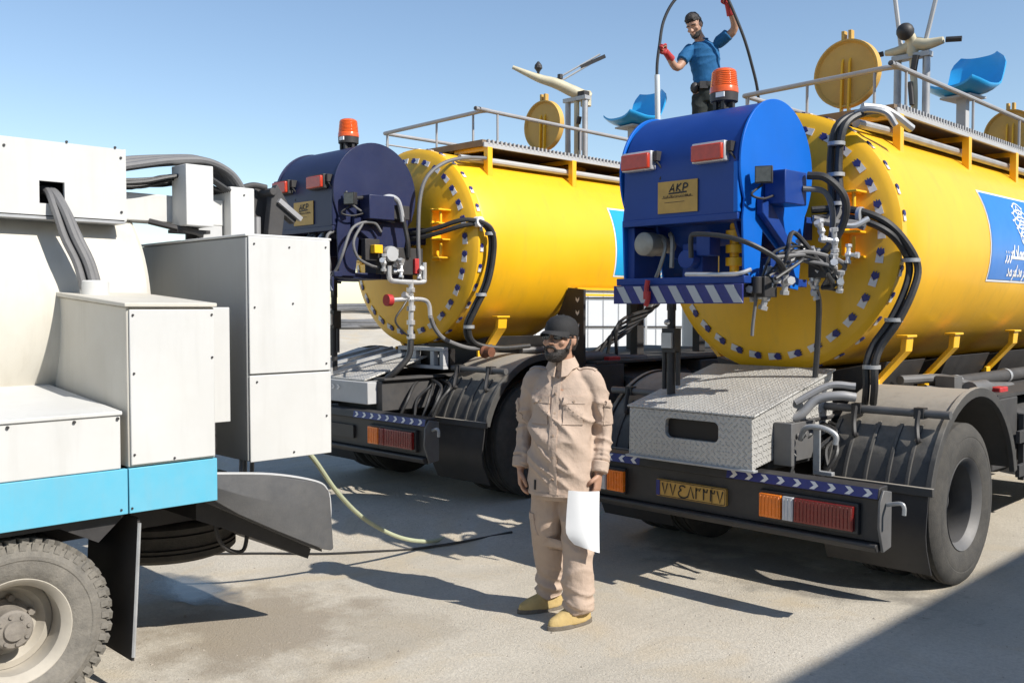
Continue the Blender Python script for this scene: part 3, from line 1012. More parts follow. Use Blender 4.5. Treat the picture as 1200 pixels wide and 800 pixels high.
        for ln in persian(5, 0.95 if A else 0.7, 0.10):
            strokes(g, [[(em - 0.47 + p[0], -0.055 + p[1]) for p in ln]], 0.022, fn)
        for ln in persian(9, 0.8 if A else 0.6, 0.085):
            strokes(g, [[(em - 0.38 + p[0], -0.195 + p[1]) for p in ln]], 0.019, fn)
        g.build('sign_lettering', m_signw, sg, 0, 0, False)

    # --- top deck, rail, hatches
    py0 = 1.62 if A else 1.25
    py1 = 6.1 + u
    g = MB()
    for s in (-1, 1):
        g.box(s * 0.585 - 0.015, s * 0.585 + 0.015, py0, py1, 3.165, 3.225)
        g.box(s * 0.12 - 0.02, s * 0.12 + 0.02, py0, py1, 3.16, 3.19)
    g.box(-0.6, 0.6, py0 - 0.032, py0 - 0.002, 3.165, 3.225)
    g.box(-0.6, 0.6, py1 + 0.002, py1 + 0.03, 3.165, 3.225)
    deck = g.build('top_deck', m_deckm, T, 0.003)
    me = MB().box(-0.568, 0.568, -0.022, 0.022, 3.196, 3.222).mesh('grating_bar', m_deckm, 0)
    k = int((py1 - py0) / 0.062)
    for i in range(k):
        o = link('grating_bar', me, deck)
        o.location.y = py0 + 0.035 + i * 0.062
    MB().box(-0.57, 0.57, py0 + 0.01, py1 - 0.01, 3.186, 3.194).build('deck_sheet', m_deckm, deck)
    me = MB().box(0.603, 0.625, -0.010, 0.010, 3.19, 3.229).mesh('edge_tooth', m_lgrey, 0)
    for i in range(int((py1 - py0) / 0.055)):
        o = link('edge_tooth', me, deck)
        o.location.y = py0 + 0.03 + i * 0.055
    MB().box(0.602, 0.622, py0 - 0.03, py1 + 0.03, 3.155, 3.199).build('edge_angle', m_lgrey, deck, 0.002)
    ys = (1.66, 2.96, 4.08, 5.2) if A else (1.29, 2.46, 3.6, 4.7)
    for y in ys:
        for s in (-1, 1):
            MB().box(s * 0.60 - 0.028, s * 0.60 + 0.028, y - 0.03, y + 0.03, 2.86, 3.16).build('deck_post', m_yellow, T, 0.003)
            MB().beam((s * 0.58, y, 3.15), (s * 0.15, y, 3.155), 0.04, 0.04).build('deck_beam', m_yellow, T, 0.002)
    # pipe that runs beside the deck
    MB().tube([(0.53, yb + 0.15, 3.04), (0.53, yb + 0.6, 3.05), (0.53, 5.2, 3.05)], 0.03, 10, 1).build('deck_pipe', m_galv if A else m_lgrey, T)
    # rail
    zr = 3.49
    xl = -0.62 if A else -0.9
    g = MB()
    g.tube([(0.6, py1 - 0.2, zr - 0.02), (0.6, py0 + 0.25, zr), (0.6, py0 + 0.06, zr + 0.003), (0.53, py0, zr), (0.35, py0 - 0.0, zr - 0.003), (xl, py0, zr - 0.02)], 0.019, 10, 5)
    g.tube([(xl, py0, zr - 0.02), (xl, py0 + 0.3, zr - 0.02), (xl, py1 - 0.2, zr - 0.02)], 0.019, 10, 1)
    g.tube([(xl, py0 + 0.02, zr - 0.13), (xl, py1 - 0.2, zr - 0.13)], 0.009, 8, 1)
    rail = g.build('guard_rail', m_rail, T)
    for p in [(0.6, y + 0.12) for y in ys] + [(xl, y) for y in ys] + [(0.44, py0), (-0.08, py0), (xl + 0.03, py0 + 0.01)]:
        g = MB()
        zb_ = 3.2
        g.cyl((p[0], p[1], zb_), (p[0], p[1], zr), 0.011, n=8)
        if p[0] < -0.62:
            g.beam((p[0] - 0.01, p[1], 3.2), (-0.59, p[1], 3.19), 0.02, 0.02)
        g.build('rail_post', m_rail, rail)
    # hatches standing open
    for hy in ((2.10, 5.85) if A else (2.68, 5.5)):
        zc_, hr = 3.62, 0.262
        g = MB()
        g.lathe([(0.0, hy - 0.004), (hr - 0.03, hy - 0.008), (hr - 0.012, hy - 0.034), (hr, hy - 0.034), (hr + 0.004, hy + 0.03), (hr - 0.01, hy + 0.04), (0.1, hy + 0.055), (0, hy + 0.055)], (0, 0, zc_), 'y', 40)
        lid = g.build('hatch_lid', m_lid, T)
        g = MB()
        for x in (-0.03, 0.03):
            g.prism([(hy - 0.03, zc_ + 0.08), (hy - 0.006, zc_ + 0.12), (hy - 0.006, zc_ - 0.36), (hy - 0.05, zc_ - 0.40)], 'x', x - 0.008, x + 0.008)
        g.build('hinge_arm', m_yellow, lid, 0.002)
        g = MB()
        for x in (-0.028, 0.028):
            g.box(x - 0.014, x + 0.014, hy - 0.02, hy + 0.03, zc_ + hr - 0.02, zc_ + hr + 0.07)
        g.build('lug', m_lid, lid, 0.003)
        MB().lathe([(0.25, -0.12), (0.25, 0.06), (0.27, 0.062), (0.27, 0.08), (0.235, 0.08), (0.235, -0.12)], (0, hy + 0.30, 3.16), 'z', 32, closed=True).build('hatch_neck', m_yellow, T)
    # seat
    sy_ = 4.45 if A else 4.15
    sx_ = 0.02 if A else 0.05
    g = MB()
    rows, cols = 13, 11
    fr_, bk = [], []
    for i in range(rows):
        t = i / (rows - 1)
        if t < 0.45:
            q = t / 0.45
            cy_, cz_ = -0.22 + 0.36 * q, 0.52 + 0.02 * (1 - q) ** 2 - 0.025 * math.sin(q * math.pi)
            nv = Vector((0, 0, 1))
        else:
            q = (t - 0.45) / 0.55
            an = q * R(80)
            cy_, cz_ = 0.14 + 0.15 * math.sin(an), 0.52 + 0.32 * q ** 1.2
            nv = Vector((0, -math.sin(an), math.cos(an)))
        hw = 0.225 * (1 - 0.35 * max(0, (t - 0.82) / 0.18) ** 2) * (1 - 0.18 * max(0, (0.12 - t) / 0.12))
        ra, rb = [], []
        for j in range(cols):
            c = (j / (cols - 1) - 0.5) * 2
            lift = 0.055 * abs(c) ** 3
            p = Vector((c * hw, cy_, cz_)) + nv * lift
            ra.append(p)
            rb.append(p - nv * 0.02)
        fr_.append(ra)
        bk.append(rb)
    nn = rows * cols
    vs = [p for r_ in fr_ for p in r_] + [p for r_ in bk for p in r_]
    fs = []
    for i in range(rows - 1):
        for j in range(cols - 1):
            a = i * cols + j
            fs.append((a, a + 1, a + cols + 1, a + cols))
            fs.append((a + nn, a + cols + nn, a + cols + 1 + nn, a + 1 + nn))
    bd = [j for j in range(cols)] + [i * cols + cols - 1 for i in range(1, rows)] + [(rows - 1) * cols + j for j in range(cols - 2, -1, -1)] + [i * cols for i in range(rows - 2, 0, -1)]
    for i in range(len(bd)):
        a, b = bd[i], bd[(i + 1) % len(bd)]
        fs.append((a, b, b + nn, a + nn))
    rzs = R(-8)
    Mz = Matrix.Rotation(rzs, 3, 'Z')
    vs = [Mz @ (p * 1.2) + Vector((sx_, sy_, 3.22)) for p in vs]
    seat = MB().add(vs, fs).build('operator_seat', m_seat, T, smooth=60)
    g = MB()
    g.box(sx_ - 0.045, sx_ + 0.045, sy_ - 0.045, sy_ + 0.045, 3.19, 3.78)
    g.obox((sx_, sy_, 3.785), (0.3, 0.3, 0.02), Mz)
    g.build('seat_post', m_lgrey, seat, 0.003)
    # water monitor
    my = 3.33 if A else 3.21
    mon = MB()
    for x in (-0.13, 0.12):
        mon.cyl((x, my, 3.2), (x, my, 3.98), 0.032, n=12)
    mon.box(-0.17, 0.16, my - 0.045, my + 0.045, 3.955, 4.0)
    mon = mon.build('monitor_stand', m_galv, T, 0.003)
    g = MB()
    if A:
        g.tube([(-0.24, my, 4.05), (-0.1, my, 4.05), (0.02, my, 4.08), (0.12, my, 4.06), (0.26, my, 4.07)], [0.025, 0.045, 0.06, 0.05, 0.03], 12)
        g.tube([(0, my, 3.98), (0, my - 0.02, 4.1), (-0.02, my - 0.06, 4.16)], 0.05, 12)
        g.tube([(0.0, my, 3.2), (0.02, my, 3.6), (0.0, my, 3.98)], 0.03, 10)
    else:
        d = Vector((-0.48, -0.48, 0))
        g.tube([(0.12, my + 0.1, 4.0), (-0.02, my - 0.02, 4.06), (-0.16, my - 0.16, 4.15), (-0.30, my - 0.30, 4.21), (-0.50, my - 0.50, 4.33)], [0.045, 0.065, 0.058, 0.045, 0.02], 12)
        g.tube([(0, my, 3.2), (0.0, my, 3.7), (0, my, 4.0)], 0.03, 10)
        g.cyl((0.08, my + 0.06, 3.90), (0.08, my + 0.06, 4.06), 0.06, n=12)
    g.build('monitor_body', m_mon, T)
    g = MB()
    if A:
        g.sphere((-0.03, my - 0.09, 4.18), 0.075, 14)
        g.cyl((-0.42, my - 0.03, 4.03), (-0.26, my, 4.05), 0.024, n=8)
        g.cyl((0.28, my, 4.07), (0.40, my + 0.03, 4.06), 0.024, n=8)
        g.cyl((0.02, my - 0.05, 3.55), (0.0, my - 0.05, 3.75), 0.022, n=8)
        g.cyl((0.03, my - 0.05, 3.85), (0.05, my - 0.05, 3.97), 0.03, n=8)
    else:
        g.tube([(-0.30, my - 0.30, 4.22), (-0.30, my - 0.30, 4.29), (-0.30, my - 0.30, 4.34), (-0.30, my - 0.30, 4.39)], [0.012, 0.014, 0.045, 0.04, 0.01], 10)
        g.cyl((0.02, my + 0.02, 3.42), (0.02, my + 0.02, 3.62), 0.03, n=8)
        g.cyl((0.04, my - 0.02, 3.70), (0.06, my - 0.02, 3.78), 0.025, n=8)
        g.cyl((-0.13, my - 0.13, 4.20), (-0.13, my - 0.13, 4.25), 0.03, n=8)
        g.beam((0.03, my + 0.03, 4.33), (0.22, my + 0.22, 4.45), 0.035, 0.035)
        g.box(0.045, 0.14, my - 0.04, my + 0.05, 3.99, 4.05)
    g.each('monitor_fitting', m_black, T)
    g = MB()
    if A:
        g.cyl((-0.10, my, 4.05), (-0.19, my - 0.02, 4.78), 0.02, n=8)
        g.cyl((0.10, my, 4.05), (0.27, my + 0.02, 4.80), 0.02, n=8)
    else:
        g.cyl((-0.16, my - 0.16, 4.20), (0.18, my + 0.18, 4.47), 0.010, n=8)
        g.cyl((-0.12, my - 0.14, 4.17), (0.16, my + 0.16, 4.41), 0.010, n=8)
    g.each('monitor_handle', m_lgrey, T)

    # --- hose reel housing
    cyr, czr, rr = 0.27 + u, 2.645, 0.418
    fy = cyr - rr
    prof2 = [(fy, 2.325), (fy, 2.62)] + [(cyr + rr * math.cos(R(180 - t)), czr + rr * math.sin(R(180 - t))) for t in range(0, 181, 6)] + [(cyr + rr, 2.45), (cyr + rr - 0.12, 2.325)]
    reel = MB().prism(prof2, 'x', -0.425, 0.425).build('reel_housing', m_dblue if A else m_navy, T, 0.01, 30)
    for s in (-1, 1):
        pr = arc2(cyr, czr, rr + 0.012, rr + 0.012, -38, 208, 44) + [(fy + 0.02, 2.33), (fy + 0.04, 1.95), (fy + 0.20, 1.95), (fy + 0.24, 2.27), (fy + 0.42, 2.16), (fy + 0.48, 1.93), (fy + 0.68, 1.91), (fy + 0.72, 2.2)]
        MB().prism(pr, 'x', s * 0.437, s * 0.452).build('side_plate', body_m, reel, 0.003, 30)
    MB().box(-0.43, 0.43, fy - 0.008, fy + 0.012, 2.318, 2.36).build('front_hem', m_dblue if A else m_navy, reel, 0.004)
    MB().box(0.40, 0.432, fy - 0.009, fy + 0.03, 2.361, 2.66).build('corner_highlight', body_m, reel, 0.006)  # on the blue reel its brighter colour paints in the corner's edge highlight
    # marker lamps
    for x in (-0.285, 0.25):
        lp = MB().box(x - 0.115, x + 0.115, fy - 0.05, fy + 0.02, 2.665, 2.785).build('marker_lamp', m_steel if A else m_black, reel, 0.006)
        MB().box(x - 0.107, x + 0.107, fy - 0.075, fy - 0.045, 2.673, 2.770).build('lamp_lens', m_bred, lp, 0.008)
        g = MB()
        g.box(x + 0.118, x + 0.145, fy - 0.03, fy + 0.06, 2.72, 2.78)
        g.tube([(x + 0.13, fy - 0.02, 2.72), (x + 0.16, fy + 0.01, 2.66), (x + 0.15, fy + 0.0, 2.60)], 0.006, 6)
        g.build('lamp_bracket', m_black, lp)
    pq = MB().box(-0.143, 0.152, fy - 0.011, fy - 0.004, 2.385, 2.582).build('name_plate', m_gold, reel)
    g = MB()
    fn = lambda a, b: (a, fy - 0.0135, b)
    L = [[(-0.055, 2.515), (-0.025, 2.562), (-0.02, 2.515)], [(-0.045, 2.53), (-0.02, 2.532)],
         [(-0.002, 2.515), (0.008, 2.562)], [(0.035, 2.562), (0.004, 2.538), (0.028, 2.515)],
         [(0.046, 2.515), (0.054, 2.562)], [(p[0], p[1]) for p in arc2(0.056, 2.548, 0.026, 0.014, 90, -90, 6)],
         [(-0.06, 2.505), (0.075, 2.509)]]
    strokes(g, L, 0.010, fn)
    for ln in persian(3, 0.20, 0.018):
        strokes(g, [[(-0.10 + p[0], 2.485 + p[1]) for p in ln]], 0.003, fn)
    strokes(g, [[(-0.11, 2.478), (0.12, 2.481)], [(-0.09, 2.45), (0.06, 2.452)]], 0.003, fn)
    g.build('plate_lettering', m_ink, pq, 0, 0, False)
    # beacon
    bx, by = 0.06, cyr
    bz = czr + rr
    g = MB()
    g.lathe([(0.05, 0.0), (0.05, 0.02), (0.035, 0.03), (0.035, 0.05), (0.088, 0.062), (0.09, 0.12), (0.075, 0.125)], (bx, by, bz - 0.008), 'z', 24)
    for k in range(6):
        a = k * math.pi / 3
        g.box(bx + 0.06 * math.cos(a) - 0.012, bx + 0.06 * math.cos(a) + 0.012, by + 0.06 * math.sin(a) - 0.012, by + 0.06 * math.sin(a) + 0.012, bz, bz + 0.055)
    bc = g.build('beacon', m_black, reel)
    g = MB()
    pf = [(0.086, 0.11), (0.092, 0.118), (0.090, 0.15)]
    for k in range(9):
        pf += [(0.089 - 0.0012 * k, 0.152 + k * 0.012), (0.085 - 0.0012 * k, 0.158 + k * 0.012)]
    pf += [(0.072, 0.262), (0.055, 0.272), (0.0, 0.276)]
    g.lathe(pf, (bx, by, bz - 0.008), 'z', 24)
    g.build('beacon_lens', m_orange, bc)
    MB().box(bx - 0.0, bx + 0.06, by - 0.097, by - 0.088, bz + 0.07, bz + 0.1).build('beacon_label', m_signw, bc)
    # frame below, striped bar
    base = MB()
    base.box(-0.45, 0.50, fy - 0.04, fy + 0.04, 1.94, 1.985)
    base.box(-0.44, -0.36, fy + 0.041, cyr + rr, 1.93, 1.98)
    base.box(0.35, 0.43, fy + 0.041, cyr + rr, 1.93, 1.98)
    base.box(-0.359, 0.349, cyr + 0.1, cyr + 0.2, 1.93, 1.98)
    base.box(-0.45, -0.38, fy + 0.06, fy + 0.35, 1.981, 2.32)
    base.box(-0.2, 0.2, cyr + rr - 0.06, cyr + rr + 0.10, 1.99, 2.45)
    base.box(-0.10, 0.35, cyr + rr + 0.101, yb + 0.02, 2.25, 2.40)
    base = base.build('reel_frame', deep_m, T, 0.005)
    bar = MB().box(-0.455, 0.50, fy - 0.062, fy - 0.045, 1.822, 1.938).build('striped_bar', m_bstick if A else m_navy, T, 0.003)
    for k in range(7):
        x = -0.43 + k * 0.135
        MB().prism([(x, 1.932), (x + 0.06, 1.932), (x + 0.125, 1.828), (x + 0.065, 1.828)], 'y', fy - 0.0655, fy - 0.061).build('stripe', m_lgrey, bar, 0, 0)
    for x in (-0.3, 0.3):
        MB().box(x - 0.02, x + 0.02, fy - 0.044, fy + 0.02, 1.84, 1.939).build('bar_bracket', m_black, bar)
    g = MB()
    g.tube([(-0.17, fy - 0.075, 1.97), (-0.175, fy - 0.08, 1.91), (-0.16, fy - 0.085, 1.86), (-0.18, fy - 0.08, 1.81)], 0.016, 8)
    g.box(-0.19, -0.15, fy - 0.095, fy - 0.07, 1.85, 1.90)
    g.build('strap', m_redtag, T)
    # drive motor and blocks under the drum
    g = MB()
    g.lathe([(0.02, -0.0), (0.055, 0.0), (0.075, 0.012), (0.078, 0.10), (0.06, 0.11), (0.06, 0.16), (0.072, 0.165), (0.072, 0.19), (0.05, 0.195), (0.05, 0.30)], (-0.27, fy + 0.0, 2.205), 'y', 24)
    g.tube([(-0.20, fy + 0.12, 2.24), (-0.15, fy + 0.08, 2.18), (-0.17, fy + 0.05, 2.05), (-0.20, fy + 0.05, 1.99)], 0.012, 6)
    g.tube([(-0.16, fy + 0.15, 2.27), (-0.11, fy + 0.10, 2.22), (-0.10, fy + 0.08, 2.05)], 0.016, 6)
    g.build('drive_motor', MAT('motor_grey', (0.30, 0.28, 0.24), 0.45, 0.4, 0.2, 12, 0.3), T)
    g = MB()
    g.box(-0.06, 0.09, fy + 0.14, fy + 0.32, 1.99, 2.20)
    g.cyl((0.02, fy + 0.06, 2.10), (0.02, fy + 0.2, 2.10), 0.06, n=14)
    g.box(0.07, 0.17, fy + 0.10, fy + 0.22, 2.12, 2.27)
    g.lathe([(0.25, -0.30), (0.31, -0.30), (0.31, -0.28), (0.22, -0.27), (0.22, 0.28), (0.31, 0.29), (0.31, 0.31), (0.25, 0.31)], (0, cyr + 0.05, 2.42), 'x', 32)
    g.build('gear_block', deep_m, T, 0.004)
    g = MB()
    for k, z in enumerate((2.06, 2.14, 2.23)):
        g.lathe([(0.03, z), (0.055, z), (0.055, z + 0.05), (0.03, z + 0.055)], (0.22, fy + 0.30, 0), 'z', 16)
    g.cyl((0.22, fy + 0.30, 1.99), (0.22, fy + 0.30, 2.33), 0.03, n=12)
    g.build('pivot_post', m_yellow, T)
    # prop between the frame and the chassis
    g = MB()
    g.cyl((-0.29, 0.20, 1.05), (-0.29, 0.20, 1.80), 0.028, n=12)
    g.box(-0.34, -0.24, 0.16, 0.24, 1.50, 1.66)
    g.box(-0.315, -0.265, 0.18, 0.22, 1.78, 1.94)
    g.cyl((-0.345, 0.20, 1.25), (-0.345, 0.20, 1.50), 0.016, n=8)
    g.cyl((-0.235, 0.20, 1.28), (-0.235, 0.20, 1.50), 0.016, n=8)
    g.build('prop', m_black, T)
    g = MB()
    g.box(-0.33, -0.25, 0.14, 0.159, 1.53, 1.63)
    g.cyl((-0.29, 0.16, 1.07), (-0.29, 0.16, 1.20), 0.018, n=8)
    g.sphere((-0.29, 0.15, 1.70), 0.022, 8)
    g.each('prop_fitting', m_steel, T)
    # box, work lamp and valves on the right of the reel
    g = MB()
    g.box(0.46, 0.60, fy + 0.24, fy + 0.50, 2.42, 2.62)
    g.prism([(fy + 0.16, 2.46), (fy + 0.26, 2.42), (fy + 0.48, 2.22), (fy + 0.44, 2.17), (fy + 0.16, 2.36)], 'x', 0.455, 0.50)
    g.build('winch_box', deep_m, T, 0.006)
    g = MB()
    g.obox((0.545, fy + 0.09, 2.575), (0.10, 0.05, 0.10), Matrix.Rotation(R(25), 3, 'Z'))
    g.cyl((0.53, fy + 0.12, 2.58), (0.50, fy + 0.25, 2.60), 0.016, n=8)
    g.tube([(0.53, fy + 0.10, 2.52), (0.50, fy + 0.03, 2.46), (0.52, fy + 0.12, 2.44), (0.52, fy + 0.25, 2.47)], 0.008, 6)
    g.build('work_lamp', m_black, T, 0.004)
    MB().obox((0.556, fy + 0.063, 2.575), (0.086, 0.004, 0.086), Matrix.Rotation(R(25), 3, 'Z')).build('work_lamp_glass', MAT('lamp_glass', (0.10, 0.10, 0.09), 0.2, 0, 0.2, 40), T)

    def hose(P, r, nm='hose', m=None, n=8):
        return MB().tube(P, r, n).build(nm, m or m_hose, T)
    def valve(p, s=1.0, m=None):
        """a tee of pipe with collars and a lever"""
        p = Vector(p)
        d1 = Vector((rn.uniform(-.3, .3), rn.uniform(-.3, .3), 1)).normalized()
        d2 = Vector((rn.uniform(-1, 1), rn.uniform(-1, .2), rn.uniform(-.3, .3))).normalized()
        g = MB()
        a = 0.062 * s
        g.cyl(p - d1 * a, p + d1 * a, 0.015 * s, n=10)
        g.cyl(p, p + d2 * a, 0.014 * s, n=10)
        for q in (p - d1 * a, p + d1 * a * 0.85):
            g.cyl(q, q + d1 * 0.02 * s, 0.023 * s, n=6)
        g.cyl(p + d2 * a * 0.8, p + d2 * (a + 0.012 * s), 0.022 * s, n=6)
        g.sphere(p, 0.025 * s, 8)
        g.build('valve', m or m_steel, T)
    if A:
        # hoses over the rear cover
        for dx in (-0.027, 0.027):
            hose([(0.66 + dx, 1.25, 3.10), (0.62 + dx, 1.05, 3.08), (0.56 + dx, 0.87, 2.98), (0.535 + dx, 0.84, 2.75), (0.55 + dx, 0.83, 2.55), (0.565 + dx, 0.80, 2.42), (0.55 + dx, 0.75, 2.34)], 0.026)
            hose([(0.44, 0.72, 2.405 + dx), (0.56, 0.80, 2.41 + dx), (0.72, 0.83, 2.385 + dx), (0.86, 0.90, 2.31 + dx), (0.935 + dx * .5, 1.0, 2.19 + dx * 0.5), (0.965 + dx, 1.07, 2.05), (0.955 + dx, 1.0, 1.88), (0.90 + dx, 0.92, 1.70), (0.82 + dx, 0.88, 1.56), (0.80 + dx, 0.83, 1.44), (0.80 + dx, 0.83, 1.30), (0.76 + dx, 0.9, 1.18)], 0.024)
        for p, a in (((0.55, 0.83, 2.86), 'z'), ((0.55, 0.83, 2.66), 'z'), ((0.565, 0.815, 2.47), 'z'), ((0.72, 0.83, 2.385), 'x'), ((0.955, 1.05, 2.1), 'z'), ((0.90, 0.93, 1.72), 'z'), ((0.80, 0.84, 1.42), 'z')):
            q = Vector(p)
            d = {'z': Vector((0, 0, 0.012)), 'x': Vector((0.012, 0, 0))}[a]
            MB().cyl(q - d, q + d, 0.056, n=14).build('hose_clamp', m_galv, T)
        g = MB()
        g.tube([(0.60, 1.0, 3.07), (0.68, 1.0, 3.09), (0.78, 1.05, 3.06), (0.82, 1.1, 2.98)], 0.022, 8)
        g.tube([(0.62, 1.05, 3.12), (0.72, 1.2, 3.10), (0.80, 1.4, 3.0)], 0.03, 8)
        g.build('top_pipe', m_galv, T)
        hose([(0.50, 0.62, 1.98), (0.495, 0.72, 1.85), (0.485, 0.74, 1.65), (0.475, 0.74, 1.45), (0.47, 0.72, 1.25)], 0.02)
        hose([(0.13, fy - 0.04, 2.10), (0.135, fy - 0.05, 2.215), (0.17, fy - 0.055, 2.24), (0.36, fy - 0.06, 2.22), (0.52, fy - 0.02, 2.17), (0.62, fy + 0.12, 2.08), (0.62, fy + 0.22, 2.0)], 0.016)
        hose([(0.62, 0.32, 2.60), (0.72, 0.36, 2.58), (0.80, 0.42, 2.48), (0.80, 0.46, 2.36), (0.74, 0.46, 2.22), (0.66, 0.42, 2.12)], 0.024)
        hose([(0.60, 0.30, 2.52), (0.70, 0.38, 2.50), (0.72, 0.45, 2.38), (0.68, 0.50, 2.2), (0.60, 0.5, 2.08)], 0.018, m=m_ghose)
        for k in range(9):
            x0_ = rn.uniform(0.48, 0.62)
            hose([(x0_, fy + rn.uniform(0.05, 0.3), 2.0 + rn.uniform(-0.08, 0.1)), (x0_ + 0.06, fy + rn.uniform(0.15, 0.35), 2.08 + rn.uniform(-.04, .08)), (0.62 + rn.uniform(-.05, .1), 0.30 + rn.uniform(-.1, .1), 2.16 + rn.uniform(-.08, .1)), (0.70 + rn.uniform(-.06, .08), 0.40 + rn.uniform(-.05, .1), 2.02 + rn.uniform(-.1, .06)), (0.66, 0.45, 1.92)], rn.choice((0.009, 0.012, 0.015)), m=rn.choice((m_hose, m_ghose, m_hose)))
        hose([(0.52, fy + 0.2, 1.98), (0.50, fy + 0.1, 1.9), (0.49, fy + 0.1, 1.82), (0.475, fy + 0.1, 1.70), (0.47, fy + 0.1, 1.63)], 0.010, m=m_ghose)
        hose([(0.54, 0.55, 2.36), (0.62, 0.62, 2.33), (0.72, 0.70, 2.33), (0.80, 0.72, 2.30)], 0.022, m=m_ghose)
        for p in ((0.68, 0.36, 2.10), (0.60, 0.30, 2.14), (0.76, 0.40, 2.20), (0.74, 0.42, 2.05), (0.66, 0.38, 1.97), (0.55, 0.22, 2.08), (0.50, 0.05, 1.96), (0.46, -0.02, 1.90), (0.52, 0.02, 1.86), (0.78, 0.44, 1.95), (0.70, 0.35, 2.26), (0.62, 0.42, 1.9), (0.58, 0.14, 1.95), (0.80, 0.5, 2.12)):
            valve(p, rn.uniform(0.8, 1.25))
        g = MB()
        g.box(0.40, 0.56, -0.06, 0.08, 1.86, 1.98)
        g.box(0.62, 0.74, 0.34, 0.46, 1.98, 2.10)
        g.cyl((0.43, -0.08, 1.86), (0.43, -0.08, 2.0), 0.03, n=12)
        g.cyl((0.52, -0.08, 1.88), (0.52, -0.08, 1.98), 0.028, n=12)
        g.each('valve_block', m_black, T, 0.004)
        g = MB()
        g.tube([(0.74, 0.45, 2.02), (0.735, 0.46, 2.2), (0.75, 0.5, 2.29), (0.82, 0.55, 2.30), (0.88, 0.6, 2.34)], 0.018, 8)
        g.tube([(0.64, 0.36, 1.96), (0.63, 0.36, 2.10), (0.66, 0.36, 2.16)], 0.016, 8)
        g.tube([(0.10, fy - 0.052, 2.0), (0.3, fy - 0.052, 1.995), (0.46, fy - 0.052, 1.995), (0.52, fy, 2.02)], 0.013, 8)
        g.each('steel_pipe', m_steel, T)
    else:
        for dx in (-0.024, 0.024):
            hose([(-0.12, 0.15, 2.40), (0.05, 0.30, 2.37 + dx), (0.24, 0.42, 2.31 + dx), (0.45, 0.50, 2.31 + dx), (0.66, 0.60, 2.35 + dx), (0.86, 0.75, 2.42 + dx), (0.96 + dx, 0.90, 2.41), (0.985 + dx, 0.97, 2.30), (0.975 + dx, 0.97, 2.10), (0.955 + dx, 0.92, 1.88), (0.90 + dx, 0.84, 1.68), (0.85 + dx, 0.80, 1.52), (0.86 + dx, 0.86, 1.38), (0.92 + dx, 1.1, 1.33), (0.95 + dx, 1.45, 1.34)], 0.021)
        for p in ((0.975, 0.96, 2.33), (0.94, 0.88, 1.80), (0.86, 0.81, 1.52)):
            q = Vector(p)
            MB().cyl(q - Vector((0, 0, 0.014)), q + Vector((0, 0, 0.014)), 0.048, n=14).build('hose_clamp', m_galv, T)
        q = Vector((0.93, 0.86, 2.43))
        MB().cyl(q - Vector((0.03, 0, 0)), q + Vector((0.03, 0, 0)), 0.046, n=14).build('hose_clamp', m_wstick, T)
        X5 = 0.56
        hose([(X5, 0.51, 1.93), (X5, 0.50, 2.1), (X5, 0.49, 2.3), (X5, 0.51, 2.62), (X5 + 0.01, 0.58, 2.82), (X5 + 0.03, 0.76, 2.96), (0.60, 1.0, 3.03), (0.60, 1.3, 3.06)], 0.017, m=m_ghose)
        hose([(X5, 0.31, 2.48), (X5 + 0.01, 0.34, 2.36), (X5 + 0.02, 0.36, 2.24), (X5, 0.38, 2.12)], 0.020)
        g = MB()
        g.tube([(0.46, 0.0, 2.52), (X5, 0.05, 2.57), (X5, 0.17, 2.62), (X5, 0.26, 2.60), (X5, 0.30, 2.52), (X5, 0.32, 2.42)], 0.022, 10)
        g.tube([(X5, 0.555, 2.08), (X5, 0.555, 1.95), (X5, 0.53, 1.91), (X5, 0.27, 1.91), (X5, 0.18, 1.93), (X5, 0.17, 2.04)], 0.022, 10)
        g.tube([(X5, 0.41, 1.92), (X5, 0.41, 1.7), (X5, 0.40, 1.40)], 0.022, 10)
        g.tube([(X5, 0.15, 1.75), (X5, 0.38, 1.76), (X5, 0.55, 1.755), (X5, 0.61, 1.71), (X5, 0.625, 1.60)], 0.019, 10)
        g.each('steel_pipe', m_steel, T)
        for z in (1.84, 1.68, 1.56, 1.44):
            MB().cyl((X5, 0.405, z - 0.02), (X5, 0.405, z + 0.02), 0.036, n=10).build('pipe_collar', m_steel if z != 1.68 else m_lgrey, T)
        hose([(X5, 0.405, 1.41), (X5, 0.38, 1.27), (X5 - 0.04, 0.28, 1.15), (X5 - 0.1, 0.22, 1.08)], 0.028)
        hose([(X5, 0.62, 1.62), (X5, 0.68, 1.50), (X5 + 0.03, 0.78, 1.40), (X5 + 0.12, 1.0, 1.32), (0.80, 1.15, 1.34)], 0.02, m=m_ghose)
        hose([(X5, 0.40, 1.80), (X5 + 0.03, 0.30, 1.70), (X5 + 0.02, 0.22, 1.58), (X5 + 0.03, 0.30, 1.48), (X5, 0.39, 1.44)], 0.009)
        hose([(X5, -0.10, 2.38), (X5, -0.19, 2.23), (X5, -0.15, 2.10), (X5 - 0.03, 0.0, 2.04), (X5 - 0.05, 0.12, 2.02)], 0.012, m=m_ghose)
        hose([(0.42, -0.35, 1.90), (0.50, -0.32, 2.0), (X5, -0.30, 2.12), (X5, -0.22, 2.31), (X5, -0.12, 2.38), (X5, 0.02, 2.39), (X5, 0.09, 2.32)], 0.012, m=m_ghose)
        hose([(0.47, 0.30, 2.42), (0.50, 0.1, 2.44), (0.50, -0.1, 2.50), (0.50, -0.2, 2.58), (0.50, -0.22, 2.64)], 0.010, m=m_ghose)
